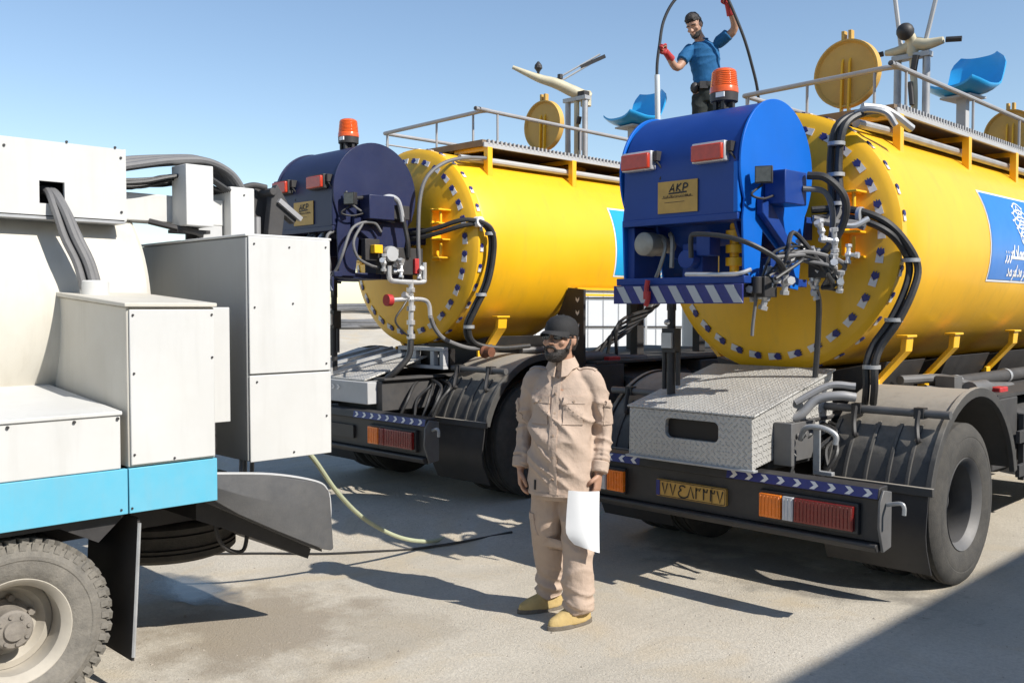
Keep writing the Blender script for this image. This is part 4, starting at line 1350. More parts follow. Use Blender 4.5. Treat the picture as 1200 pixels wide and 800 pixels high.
        for k in range(10):
            x0_ = rn.uniform(0.0, 0.42)
            hose([(x0_, -0.26, 2.32), (x0_ + rn.uniform(-.08, .12), -0.36, 2.18 + rn.uniform(-.05, .08)), (x0_ + rn.uniform(-.1, .14), -0.37, 2.04), (x0_ + rn.uniform(-.05, .12), -0.33, 1.94)], rn.choice((0.009, 0.013, 0.016)), m=rn.choice((m_hose, m_ghose, m_steel)))
        for p in ((0.12, -0.36, 2.10), (0.20, -0.36, 2.02), (0.30, -0.37, 1.96), (0.36, -0.37, 2.06), (0.44, -0.36, 1.98), (0.25, -0.37, 2.16), (0.40, -0.36, 2.16), (0.16, -0.35, 1.95), (X5, 0.41, 1.76), (X5, 0.30, 2.0), (X5 + 0.02, 0.10, 2.06), (X5, 0.50, 1.99), (X5, 0.24, 2.10)):
            valve(p, rn.uniform(0.9, 1.35))
        MB().box(X5 - 0.03, X5 + 0.03, 0.0, 0.085, 2.14, 2.21).build('junction_box', m_yellow, T, 0.004)
        g = MB()
        g.box(0.47, X5 - 0.01, 0.10, 0.55, 1.97, 2.20)
        g.box(0.47, X5 - 0.031, -0.05, 0.099, 2.08, 2.26)
        g.box(0.455, 0.53, 0.20, 0.42, 2.44, 2.56)
        g.each('valve_block', m_black, T, 0.005)
        MB().lathe([(0.0, 0.02), (0.062, 0.02), (0.066, 0.0), (0.066, -0.03), (0.0, -0.03)], (X5 + 0.02, 0.18, 2.14), 'x', 24).build('gauge', m_lgrey, T)
        MB().box(X5 - 0.009, X5 + 0.02, 0.44, 0.485, 1.98, 2.11).build('valve_handle', m_redtag, T, 0.004)
        MB().lathe([(0.0, 0.03), (0.05, 0.03), (0.05, -0.02), (0.0, -0.02)], (X5, 0.16, 1.75), 'y', 16).build('valve_wheel', m_redtag, T)
        # upright plate ahead of the rear wheel, with pale chevrons
        pl2 = MB().prism([(0.45, 1.12), (1.03, 1.12), (1.03, 1.86), (0.83, 1.88)], 'y', 2.14, 2.17).build('splash_plate', m_black, T)
        for k in range(4):
            c = link('chevron', ME_CHEV, pl2)
            c.location = (0.955, 2.136, 1.76 - k * 0.125)
            c.rotation_euler = (0, R(90), 0)
        # pale cylinder saddle link under the tank
        MB().lathe([(0.03, 0.0), (0.055, 0.0), (0.06, 0.02), (0.045, 0.04), (0.045, 0.1)], (0.90, 0.95, 1.30), 'x', 20).build('pipe_cap', MAT('rusty_cap', (0.16, 0.06, 0.03), 0.7, 0.1, 0.3, 20), T)

    # --- running gear ahead of the rear wheels
    for s in (-1, 1):
        g = MB()
        g.cyl((s * 0.85, 2.75, 0.80), (s * 0.85, 3.9, 0.80), 0.28, n=28)
        g.build('fuel_tank', m_chassis, T)
        g = MB()
        for z in (0.55, 0.80):
            g.box(s * 1.16 - 0.015, s * 1.16 + 0.015, 2.5, 5.6, z, z + 0.09)
        for y in (2.7, 3.9, 5.2):
            g.box(s * 1.12 - 0.02, s * 1.12 + 0.02, y, y + 0.06, 0.5, 1.0)
            g.beam((s * 1.1, y + 0.03, 0.98), (s * 0.45, y + 0.03, 0.98), 0.05, 0.05)
        g.build('side_guard', m_chassis, T, 0.003)
        g = MB()
        g.tube([(s * 0.62, 1.7, 1.28), (s * 0.72, 2.2, 1.27), (s * 0.80, 2.6, 1.20), (s * 0.82, 3.4, 1.15)], 0.035, 10)
        g.tube([(s * 0.72, 1.9, 1.22), (s * 0.9, 2.2, 1.16), (s * 0.95, 2.9, 1.1)], 0.022, 8)
        g.box(s * 0.8 - 0.07, s * 0.8 + 0.07, 2.05, 2.2, 1.16, 1.30)
        g.cyl((s * 0.92, 2.2, 1.2), (s * 0.92, 2.5, 1.2), 0.06, n=14)
        g.build('side_pipework', m_rim, T, 0.003)
        MB().box(s * 0.98 - 0.04, s * 0.98 + 0.04, 2.55, 2.72, 1.12, 1.2).build('coupling', m_redtag, T, 0.01)
    MB().box(-0.6, 0.6, 1.2, 6.0, 1.087, 1.13).build('subframe', m_black, T, 0.004)  # plate added to close the gap below the tank and deepen shade
    for y in (1.25, 2.6, 3.9, 5.1) if A else (1.25,):
        MB().prism([(-0.50, 1.132), (0.50, 1.132), (0.62, 1.42), (0.35, 1.36), (-0.35, 1.36), (-0.62, 1.42)], 'y', y, y + 0.9).build('cradle', m_black, T, 0.005)
    for s in (-1, 1):  # lockers and boxes added to occlude light under the tank
        for y in (4.0, 4.85):
            lk = MB().box(s * 0.84 - 0.27, s * 0.84 + 0.27, y, y + 0.8, 0.52, 1.12).build('side_locker', m_chassis, T, 0.012)
            MB().box(s * 1.112 - 0.006, s * 1.112 + 0.006, y + 0.35, y + 0.45, 0.86, 0.90).build('latch', m_steel, lk)
        MB().box(s * 0.80 - 0.30, s * 0.80 + 0.30, 2.15, 2.68, 0.62, 1.14).build('battery_box', m_chassis, T, 0.015)
        if not A:
            continue
        tr_ = MB()
        tr_.cyl((s * 0.70, 2.3, 1.22), (s * 0.70, 5.6, 1.22), 0.055, n=18)
        tr_.build('hose_tube', m_chassis, T)
        for y in (2.5, 3.6, 4.7):
            MB().cyl((s * 0.70, y, 1.22), (s * 0.70, y + 0.05, 1.22), 0.062, n=18).build('tube_band', m_galv, T)
    MB().box(-0.38, 0.38, 0.3, 2.6, 0.78, 0.84).build('under_tray', m_black, T)
    MB().box(-0.36, 0.36, 2.0, 6.0, 0.40, 0.79).build('shade_box', m_black, T, 0.02)  # unseen box added to keep sun shafts off the ground below
    MB().box(-1.10, 1.10, 2.25, 6.0, 1.141, 1.165).build('shade_plate', m_chassis, T)  # plate added to block sun coming through under the tank
    if not A:
        for x_ in (-0.5, 0.5):
            for y_ in (2.4, 3.6, 4.8):
                MB().box(x_ - 0.05, x_ + 0.05, y_, y_ + 0.12, 1.166, 1.872).build('tank_leg', m_black, T, 0.004)
        for z_ in (1.80, 1.86):
            MB().box(0.86, 0.90, 2.2, 6.0, z_, z_ + 0.022).build('belly_strip', m_yellow, T)
        g = MB()
        for k_ in range(5):
            g.tube([(0.62 + 0.05 * k_, 2.5 + 0.1 * k_, 1.17), (0.70 + 0.04 * k_, 2.9, 1.3 + 0.06 * k_), (0.66, 3.4 + 0.1 * k_, 1.5 + 0.05 * k_), (0.6, 3.9, 1.87)], 0.018, 6)
        g.each('suction_line', m_hose, T)
    for y in (2.75, 3.95, 5.15) if A else ():
        MB().lathe([(TR - 0.004, y - 0.016), (TR + 0.0025, y - 0.009), (TR + 0.004, y), (TR + 0.0025, y + 0.009), (TR - 0.004, y + 0.016)], TC, 'y', 96, closed=True).build('weld_seam', m_yellow, tank) if not (sy0 - 0.02 < y < sy1 + 0.02) else None
    # --- cab
    cb = MB()
    cb.prism([(6.9, 0.75), (6.9, 2.75), (7.1, 2.9), (8.6, 2.9), (8.95, 2.2), (9.1, 1.6), (9.15, 0.6), (7.3, 0.6), (7.2, 0.95)], 'x', -1.2, 1.2)
    cab = cb.build('cab', m_white, T, 0.06, seg=3)
    for s in (-1, 1):
        MB().prism([(7.3, 1.75), (7.3, 2.6), (8.4, 2.6), (8.75, 1.75)], 'x', s * 1.203, s * 1.212).build('side_window', m_glass, cab)
        MB().box(s * 1.3 - 0.12, s * 1.3 + 0.12, 9.0, 9.06, 1.9, 2.35).build('mirror', m_black, cab, 0.01)
    v = [(-1.05, 8.70, 2.78), (1.05, 8.70, 2.78), (1.05, 9.06, 1.82), (-1.05, 9.06, 1.82)]
    MB().add([(a, b + 0.03, c) for a, b, c in v] + [(a, b, c) for a, b, c in v], [(0, 1, 2, 3), (7, 6, 5, 4), (0, 4, 5, 1), (1, 5, 6, 2), (2, 6, 7, 3), (3, 7, 4, 0)]).build('windscreen', m_glass, cab)
    return T

T1 = make_tanker('yellow tanker truck with bright blue hose reel housing and chequered plate box over the bumper', (-3.5, 5.1, 0), 'A', None, 'yellow tanker trucks')
T2 = make_tanker('yellow tanker truck with dark navy hose reel housing, behind the man in tan clothes', (-7.04, 4.84, 0.11), 'B', None, 'yellow tanker trucks')
# ------------------------------------------------------------------ white and blue combination truck
L0 = Vector((-5.5, 1.4, 0.0))
V = thing('vacuum_truck', 'white vacuum truck with sky blue skirt, boxy lockers and dusty wheels', 'truck', L0)

def wb(g, name, mat, parent=V, bevel=0.0, smooth=35):
    g.v = [(v[0] - L0.x, v[1] - L0.y, v[2] - L0.z) for v in g.v]
    return g.build(name, mat, parent, bevel, smooth)

XS = -4.3
# skirt
for a, b in ((-3.2, 1.832), (1.838, 2.272)):
    wb(MB().box(XS - 0.03, XS, a, b, 0.862, 1.068), 'skirt_panel', m_cyan, bevel=0.003)
wb(MB().box(-6.75, XS - 0.032, -3.2, 2.268, 0.87, 1.06), 'deck_frame', m_black, bevel=0.004)
# chassis
g = MB()
for x in (-5.95, -5.05):
    g.box(x - 0.05, x + 0.05, -4.5, 2.7, 0.62, 0.868)
for y in (-2, -0.5, 0.8, 2.2, 2.6):
    g.box(-5.9, -5.1, y, y + 0.08, 0.66, 0.84)
wb(g, 'chassis_frame', m_black)
# side locker with sloping top
def locker(y0, y1, zo, zi, zb, xi, nm, mat, par=V):
    return wb(MB().prism([(XS - 0.005, zb), (XS - 0.005, zo), (xi, zi), (xi, zb)], 'y', y0, y1), nm, mat, par, 0.006)
lo = locker(-3.2, 1.805, 1.325, 1.402, 1.07, -5.3, 'side_locker', m_white)
wb(MB().prism([(XS + 0.004, 1.315), (XS + 0.004, 1.332), (-5.3, 1.412), (-5.3, 1.404)], 'y', -3.2, 1.81), 'locker_lid', m_white, lo, 0.003)
b1 = locker(1.838, 2.265, 1.800, 1.885, 1.072, -5.6, 'upright_locker', m_cream)
wb(MB().box(XS - 0.004, XS + 0.010, 1.846, 2.258, 1.082, 1.790), 'locker_door', m_white, b1, 0.004)
wb(MB().prism([(XS + 0.016, 1.801), (XS + 0.016, 1.820), (-5.6, 1.912), (-5.6, 1.888)], 'y', 1.822, 2.272), 'locker_lid', m_cream, b1, 0.004)
def screw(x, y, z, par, r=0.0052):
    wb(MB().cyl((x, y, z), (x + 0.007, y, z), r, n=8), 'screw', m_black, par)
for y, z in ((1.860, 1.765), (1.862, 1.50), (1.860, 1.13), (2.245, 1.765), (2.245, 1.56), (2.05, 1.095)):
    screw(XS + 0.009, y, z, b1)
for y in (1.79, 1.60, 1.33):
    screw(XS - 0.003, y, 1.30, lo, 0.007)
screw(XS - 0.002, 1.80, 0.885, V)
screw(XS - 0.002, 1.85, 0.885, V)
# narrow white panel behind the upright locker, with hinges
pn = wb(MB().box(-4.48, -4.455, 2.31, 2.43, 1.22, 1.80), 'narrow_panel', m_white, bevel=0.003)
wb(MB().box(-4.60, -4.49, 2.30, 2.36, 1.08, 1.82), 'panel_post', m_cream, pn)
for z in (1.12, 1.19):
    wb(MB().cyl((-4.452, 2.33, z - 0.03), (-4.452, 2.33, z + 0.03), 0.016, n=8), 'hinge', m_black, pn)
# rear cabinet
m_cgrey = MAT('cabinet_grey', (0.33, 0.34, 0.34), 0.5, 0, 0.06, 1.5, 0.22, (0.42, 0.38, 0.31), streak=0.3)
cabn = wb(MB().box(-5.75, -4.503, 2.552, 3.067, 0.995, 2.165), 'rear_cabinet', m_cgrey, bevel=0.006)
wb(MB().box(-4.5, -4.487, 2.560, 3.060, 1.452, 2.168), 'cabinet_door', m_white, cabn, 0.004)
wb(MB().box(-4.5, -4.488, 2.560, 3.062, 0.990, 1.444), 'lower_panel', m_white, cabn, 0.004)
wb(MB().box(-5.76, -4.495, 2.545, 3.075, 2.168, 2.182), 'cabinet_top', m_white, cabn, 0.004)
for y, z in ((2.59, 2.13), (2.80, 2.12), (3.03, 2.13), (2.59, 1.80), (2.82, 1.82), (3.03, 1.49), (2.60, 1.41), (3.03, 1.2), (2.82, 1.02)):
    screw(-4.489, y, z, cabn)
for y in (2.57, 2.72, 2.62):
    wb(MB().cyl((-4.62 - (y - 2.57), y, 0.70), (-4.60 - (y - 2.57), y, 1.0), 0.012, n=8), 'cabinet_leg', m_galv, cabn)
# tank
ct = Vector((-5.82, 0, 1.75))
pf = [(0.0, 2.44), (0.3, 2.42), (0.5, 2.38), (0.64, 2.345), (0.705, 2.325), (0.72, 2.30), (0.72, 2.24)]
pf += [(0.72, 2.2 - 0.4 * i) for i in range(14)] + [(0.6, -3.15), (0.0, -3.25)]
wb(MB().lathe(pf, ct, 'y', 80), 'tank', m_cream, smooth=30)
# top housing with a square opening
hx = -5.15
wb(MB().prism([(hx - 0.02, 2.28), (hx - 0.02, 2.63), (hx - 0.3, 2.66), (-6.4, 2.66), (-6.4, 2.28)], 'y', -3.0, 1.72), 'top_housing', m_white, bevel=0.006)
wb(MB().prism([(hx - 0.13, 2.28), (hx - 0.13, 2.45), (hx - 0.3, 2.66), (-6.4, 2.66), (-6.4, 2.28)], 'y', 1.722, 2.195), 'top_housing_end', m_black, bevel=0.006)
tp = holed_panel([(-3.0, 2.268), (2.205, 2.268), (2.205, 2.646), (-3.0, 2.646)], [(1.763, 2.328), (1.887, 2.328), (1.887, 2.442), (1.763, 2.442)],
                 lambda a, b: (hx - L0.x, a - L0.y, b), lambda a, b: (hx - 0.022 - L0.x, a - L0.y, b), 'housing_front', m_white, V)
wb(MB().box(-6.4, hx - 0.024, 1.724, 2.207, 2.632, 2.650), 'housing_roof', m_white, tp, 0.003)
wb(MB().box(-6.4, hx - 0.002, 2.197, 2.209, 2.262, 2.648), 'housing_end', m_white, tp)
wb(MB().box(-6.3, hx + 0.004, -3.0, 2.2, 2.248, 2.262), 'housing_base', m_galv, tp)
for y, z in ((2.18, 2.60), (2.18, 2.31), (1.60, 2.60), (1.90, 2.652), (2.15, 2.652)):
    screw(hx - 0.002, y, z, tp, 0.007)
# cables from the opening into the locker
for i, (dx, dy) in enumerate(((0, -0.02), (0.03, 0.02), (0.0, 0.05), (-0.04, 0.015))):
    g = MB().tube([(-5.34, 1.80 + dy * 0.3, 2.40), (-5.20, 1.825 + dy * 0.4, 2.40), (-5.10 + dx, 1.835 + dy * 0.7, 2.30), (-5.03 + dx, 1.86 + dy, 2.15), (-4.98 + dx, 1.90 + dy, 2.02), (-4.95 + dx, 1.93 + dy, 1.86)], 0.021, 8)
    wb(g, 'cable', m_ghose)
wb(MB().lathe([(0.07, -0.06), (0.07, 0.03), (0.062, 0.036), (0.055, 0.03), (0.055, -0.06)], (-4.955, 1.955, 1.90), 'z', 24, closed=True), 'cable_collar', m_white)
# boom
bm_ = wb(MB().box(-5.48, -5.30, 2.209, 2.86, 2.285, 2.44), 'boom', m_white, bevel=0.006)
wb(MB().box(-5.298, -5.12, 2.535, 2.70, 2.262, 2.605), 'boom_guard', m_white, bm_, 0.004)
wb(MB().box(-5.46, -5.22, 2.862, 3.02, 2.22, 2.515), 'boom_block', m_white, bm_, 0.006)
wb(MB().box(-5.44, -5.30, 2.70, 2.85, 2.20, 2.284), 'boom_shoe', m_lgrey, bm_, 0.004)
wb(MB().cyl((-5.36, 2.70, 2.17), (-5.36, 2.70, 2.285), 0.05, n=16), 'boom_pivot', m_black, bm_)
g = MB()
g.obox((-5.26, 2.62, 2.235), (0.12, 0.2, 0.02))
g.tube([(-5.3, 2.40, 2.285), (-5.22, 2.52, 2.25), (-5.2, 2.65, 2.225), (-5.3, 2.7, 2.19)], 0.018, 6)
wb(g, 'boom_clamp', m_black, bm_)
screw(-5.222, 2.95, 2.47, bm_)
rnc = random.Random(5)
for k in range(6):
    x = -5.26 - 0.045 * k
    dz = 0.02 * (k % 3)
    g = MB().tube([(x, 2.16, 2.55 + dz), (x, 2.30, 2.585 + dz), (x - 0.01, 2.52, 2.635 + dz * 0.6), (x, 2.72, 2.655 + dz * 0.5), (x, 2.87, 2.61 + dz * 0.3), (x, 2.95, 2.53), (x, 2.98, 2.44)], 0.021, 8)
    wb(g, 'boom_hose', m_ghose)
for k in range(11):
    x = -5.22 - 0.025 * k
    g = MB().tube([(x, 2.18, 2.47 + 0.02 * (k % 2)), (x, 2.34, 2.49 + rnc.uniform(-.02, .02)), (x, 2.5, 2.53 + rnc.uniform(-.03, .02)), (x, 2.68, 2.55 + rnc.uniform(-.02, .03)), (x, 2.86, 2.49)], 0.012, 6)
    wb(g, 'boom_hose', m_hose)
# folded dark arm behind the boom
g = MB()
g.prism([(3.10, 2.18), (3.12, 2.50), (3.17, 2.57), (3.24, 2.57), (3.27, 2.45), (3.22, 2.18)], 'x', -5.50, -5.44)
g.prism([(3.16, 2.18), (3.20, 2.50), (3.24, 2.57), (3.30, 2.48), (3.38, 2.36), (3.36, 2.33), (3.29, 2.38), (3.26, 2.18)], 'x', -5.38, -5.32)
g.tube([(-5.41, 3.05, 2.54), (-5.40, 3.12, 2.56), (-5.38, 3.2, 2.55)], 0.02, 8)
g.cyl((-5.52, 3.2, 2.52), (-5.30, 3.2, 2.52), 0.025, n=10)
wb(g, 'folding_arm', m_chassis, bevel=0.004)
g = MB()
g.beam((-5.31, 3.24, 2.47), (-5.31, 3.40, 2.36), 0.03, 0.03)
g.cyl((-5.36, 3.12, 2.16), (-5.36, 3.12, 2.36), 0.02, n=8)
wb(g, 'arm_rod', m_rail)
wb(MB().box(-5.7, -5.1, 3.0, 3.3, 2.0, 2.18), 'arm_base', m_chassis, bevel=0.01)
# spill chute at the rear
rings = []
for i, (y, zt, zb_) in enumerate(((2.28, 0.975, 0.86), (2.45, 0.955, 0.745), (2.65, 0.92, 0.635), (2.85, 0.868, 0.53), (2.96, 0.835, 0.475), (3.01, 0.79, 0.46), (3.025, 0.74, 0.47))):
    rings.append([(-4.41 - 0.04 * (i / 6), y, zt), (-4.385 - 0.05 * (i / 6), y, (zt + zb_) / 2), (-4.42, y, zb_), (-4.45, y, zb_ + 0.004), (-4.42 - 0.05 * (i / 6), y, (zt + zb_) / 2), (-4.44 - 0.04 * (i / 6), y, zt)])
m_chute = MAT('worn_dark_sheet', (0.06, 0.063, 0.07), 0.5, 0.1, 0.2, 1.6, 0.4, (0.24, 0.225, 0.20), 0.3, 14)
ch = wb(MB().ring(rings), 'spill_chute', m_chute, bevel=0.004)
g = MB().tube([(-4.415, 2.27, 0.978), (-4.43, 2.65, 0.925), (-4.45, 2.93, 0.85), (-4.46, 3.01, 0.79), (-4.46, 3.03, 0.70), (-4.455, 3.02, 0.58), (-4.44, 2.985, 0.47)], 0.008, 6)
wb(g, 'chute_rim', m_lgrey, ch)
wb(MB().prism([(2.29, 0.855), (2.97, 0.47), (2.97, 0.455), (2.29, 0.83)], 'x', -5.3, -4.452), 'chute_floor', m_chute, ch)
wb(MB().prism([(2.29, 0.83), (2.62, 0.66), (2.97, 0.453), (2.95, 0.40), (2.6, 0.58), (2.29, 0.72)], 'x', -5.3, -4.56), 'chute_brace', m_black, ch)
g = MB().tube([(-4.62, 2.42, 0.72), (-4.62, 2.44, 0.60), (-4.63, 2.50, 0.52), (-4.64, 2.60, 0.50), (-4.64, 2.63, 0.66)], 0.012, 6)
wb(g, 'drain_hook', m_black, ch)
# wheels
ME_TY2 = None
def lug_tyre():
    r, w, rim = 0.405, 0.20, 0.215
    g = MB().lathe([(rim, -w * 0.36), (rim + 0.02, -w * 0.45), (rim + 0.09, -w * 0.52), (r - 0.05, -w * 0.5), (r - 0.02, -w * 0.42), (r - 0.018, w * 0.42), (r - 0.05, w * 0.5), (rim + 0.12, w * 0.53), (rim + 0.115, w * 0.55), (rim + 0.1, w * 0.55), (rim + 0.095, w * 0.53), (rim + 0.06, w * 0.515), (rim + 0.02, w * 0.45), (rim, w * 0.36)], n=64, closed=True)
    for k in range(46):
        for s in (-1, 1):
            a = 2 * math.pi * (k + (0.5 if s > 0 else 0)) / 46
            M = Matrix.Rotation(a, 3, 'X')
            c = M @ Vector((s * w * 0.30, 0, r - 0.012))
            g.obox(c, (w * 0.38, 0.034, 0.026), M @ Matrix.Rotation(R(18 * s), 3, 'Z'))
            c = M @ Vector((s * w * 0.495, 0, r - 0.034))
            g.obox(c, (0.008, 0.028, 0.034), M)
        a = 2 * math.pi * (k + 0.25) / 46
        M = Matrix.Rotation(a, 3, 'X')
        g.obox(M @ Vector((0, 0, r - 0.012)), (w * 0.2, 0.042, 0.026), M)
    return g.mesh('tyre', m_dtyre, 30)
ME_TY2 = lug_tyre()
def rim2():
    g = MB().lathe([(0.222, -0.085), (0.20, -0.07), (0.195, 0.05), (0.212, 0.075), (0.228, 0.088), (0.236, 0.086), (0.236, 0.078), (0.222, 0.066), (0.207, 0.05), (0.207, -0.06), (0.224, -0.075)], n=48, closed=True)
    d = -0.085
    g.lathe([(0.197, d + 0.02), (0.165, d + 0.03), (0.14, d - 0.01), (0.08, d - 0.015), (0.08, d - 0.03), (0.14, d - 0.025), (0.165, d + 0.015), (0.197, d + 0.008)], n=48, closed=True)
    return g.mesh('rim', m_drim, 30)
ME_RIM2 = rim2()
def hub2():
    g = MB().lathe([(0.11, -0.14), (0.11, -0.08), (0.09, -0.07), (0.082, -0.05), (0.085, 0.035), (0.075, 0.045), (0.045, 0.048), (0.042, 0.062), (0.0, 0.066)], n=28)
    for k in range(8):
        a = k * math.pi / 4 + 0.2
        g.cyl((0.04, math.cos(a) * 0.062, math.sin(a) * 0.062), (0.055, math.cos(a) * 0.062, math.sin(a) * 0.062), 0.009, n=6)
    for k in range(6):
        a = k * math.pi / 3 + 0.3
        g.cyl((-0.11, math.cos(a) * 0.115, math.sin(a) * 0.115), (-0.06, math.cos(a) * 0.115, math.sin(a) * 0.115), 0.016, n=6)
    return g.mesh('hub', m_hub, 30)
ME_HUB2 = hub2()
for x, y, s in ((-4.475, 1.38, 1), (-4.70, 1.38, 1), (-6.52, 1.38, -1), (-6.30, 1.38, -1), (-4.50, -2.3, 1), (-6.50, -2.3, -1)):
    put_wheel(V, x - L0.x, y - L0.y, 0.403, s, ME_TY2, ME_RIM2, ME_HUB2, hub=x not in (-4.70, -6.30))
wb(MB().cyl((-6.5, 1.38, 0.403), (-4.5, 1.38, 0.403), 0.07, n=14).sphere((-5.5, 1.38, 0.40), 0.17, 14), 'rear_axle', m_black)
wb(MB().cyl((-6.5, -2.3, 0.403), (-4.5, -2.3, 0.403), 0.05, n=12), 'front_axle', m_black)
# spare wheel slung flat beneath
sp = empty('spare_wheel', V, (-5.35 - L0.x, 2.50 - L0.y, 0.50))
sp.rotation_euler = (0, R(90), 0)
link('tyre', mesh_tyre(0.39, 0.24, 0.22, 'tyre', m_rubber), sp)
link('rim', ME_RIM2, sp)
# flap
rings = []
for j in range(7):
    z = 0.82 - j * 0.11
    yy = 1.90 - 0.006 * j
    rings.append([(-4.36, yy, z), (-4.92, yy, z), (-4.92, yy + 0.012, z), (-4.36, yy + 0.012, z)])
fl = wb(MB().ring(rings), 'mud_flap', m_black)
wb(MB().tube([(-4.352, 1.905, 0.80), (-4.352, 1.885, 0.45), (-4.352, 1.868, 0.18)], 0.009, 6, 1), 'flap_edge', m_galv, fl)
wb(MB().prism([(0.95, 0.865), (1.06, 0.74), (1.2, 0.83), (1.55, 0.83), (1.72, 0.74), (1.86, 0.865)], 'x', -4.95, -4.36), 'wheel_arch', m_black)
# cab, beyond the left of the view
cb = MB().prism([(-3.3, 0.55), (-3.3, 2.35), (-3.5, 2.45), (-4.6, 2.45), (-5.05, 1.6), (-5.15, 0.5), (-4.6, 0.5)], 'x', -6.6, -4.42)
cb2 = wb(cb, 'cab', m_white, V, 0.05)
wb(MB().prism([(-3.55, 1.5), (-3.55, 2.25), (-4.45, 2.25), (-4.85, 1.5)], 'x', -4.417, -4.405), 'side_window', m_glass, cb2)

# wet patch below the chute
g = MB()
pts = []
for k in range(90):
    a = 2 * math.pi * k / 90
    r = 1 + 0.30 * noise.noise(Vector((math.cos(a) * 1.3, math.sin(a) * 1.3, 2.0))) + 0.22 * noise.noise(Vector((math.cos(a) * 3.2, math.sin(a) * 3.2, 5.0)))
    x, y = -5.75 + 0.55 * r * math.cos(a) + 0.1 * math.sin(a), 2.86 + 0.27 * r * math.sin(a)
    pts.append((x, y, gz(x, y) + 0.004))
g.add(pts + [(-5.75, 2.86, gz(-5.75, 2.86) + 0.006)], [(k, (k + 1) % 90, 90) for k in range(90)])
pd = g.build('puddle', MAT('wet_ground', (0.13, 0.12, 0.105), 0.22, 0, 0.3, 6, spec=0.35), smooth=0, recalc=False)
pd['kind'] = 'structure'
_m = pd.data.materials[0]
_N, _L = _m.node_tree.nodes, _m.node_tree.links
_tc = _N.new('ShaderNodeTexCoord')
_mp = _N.new('ShaderNodeMapping')
_mp.inputs['Location'].default_value = (5.75 / 0.6, -2.86 / 0.3, 0)
_mp.inputs['Scale'].default_value = (1 / 0.6, 1 / 0.3, 0)
_L.new(_tc.outputs['Object'], _mp.inputs[0])
_ln = _N.new('ShaderNodeVectorMath')
_ln.operation = 'LENGTH'
_L.new(_mp.outputs[0], _ln.inputs[0])
_nz = _N.new('ShaderNodeTexNoise')
_nz.inputs['Scale'].default_value = 6
_nz.inputs['Detail'].default_value = 6
_L.new(_tc.outputs['Object'], _nz.inputs['Vector'])
_ad = _N.new('ShaderNodeMath')
_ad.operation = 'MULTIPLY_ADD'
_L.new(_nz.outputs['Fac'], _ad.inputs[0])
_ad.inputs[1].default_value = 0.9
_L.new(_ln.outputs['Value'], _ad.inputs[2])
_rm = _N.new('ShaderNodeMapRange')
_rm.inputs['From Min'].default_value = 1.30
_rm.inputs['From Max'].default_value = 0.75
_L.new(_ad.outputs[0], _rm.inputs['Value'])
_L.new(_rm.outputs[0], _N['Principled BSDF'].inputs['Alpha'])

# ------------------------------------------------------------------ hoses on the ground
g = MB().tube([(-4.85, 2.98, 1.05), (-4.77, 3.10, 0.95), (-4.90, 3.38, 0.67), (-5.08, 3.72, 0.42), (-5.26, 4.14, 0.20), (-5.42, 4.55, 0.07), (-5.50, 4.83, 0.045), (-5.42, 5.05, 0.045), (-5.20, 5.30, 0.035), (-5.05, 5.7, 0.03), (-5.2, 6.3, 0.05)], 0.0145, 10)
tag(g.build('water_hose', m_lhose), 'pale green hose hanging from the white cabinet down to the ground', 'hose')
g = MB().tube([(x, y, gz(x, y) + 0.008) for x, y in ((-6.5, 3.3), (-6.2, 3.62), (-5.86, 3.93), (-5.66, 4.22), (-5.52, 4.45), (-5.3, 4.8), (-5.2, 5.2))], 0.009, 6)
tag(g.build('ground_cable', m_hose), 'thin dark cable lying on the ground beside the pale hose', 'cable')
g = MB()
rnk = random.Random(8)
cx_, cy_ = -21.5, 15.5
P = []
for i in range(120):
    a = i * 0.42
    r = 1.5 + 0.25 * math.sin(i * 0.13) + rnk.uniform(-.04, .04)
    x, y = cx_ + r * math.cos(a), cy_ + r * math.sin(a)
    P.append((x, y, gz(x, y) + 0.06 + 0.04 * (i // 30)))
g.tube(P, 0.05, 6, 2)
tag(g.build('hose_coil', m_ghose), 'grey hose coil lying on the sand behind the navy reel', 'hose coil')

# ------------------------------------------------------------------ far fence
F0 = thing('panel_fence', 'white metal panel fence with thin posts beyond the tankers', 'fence', (-16.5, 23.5, 0.25), R(44))
m_fence = MAT('fence_white', (0.72, 0.73, 0.74), 0.6, 0, 0.05, 2, 0.1)
mep = MB().box(-0.97, 0.97, -0.015, 0.015, 0.05, 1.95).mesh('fence_panel', m_fence, 0)
meb = MB().box(-0.03, 0.03, -0.06, -0.02, -0.2, 2.1).mesh('fence_post', m_lgrey, 0)
mer = MB().box(-1.0, 1.0, -0.045, -0.017, 0.0, 0.05).mesh('fence_rail', m_chassis, 0)
mev = MB().box(-0.012, 0.012, -0.03, -0.016, 0.05, 1.95).mesh('seam_bar', m_lgrey, 0)
for i in range(16):
    x = -4 + i * 2.0
    o = link('fence_panel', mep, F0); o.location.x = x
    o = link('fence_post', meb, F0); o.location.x = x - 1.0
    for z in (0.15, 0.95, 1.8):
        o = link('fence_rail', mer, F0); o.location = (x, 0, z)
    for k in range(4):
        o = link('seam_bar', mev, F0); o.location.x = x - 0.7 + k * 0.45

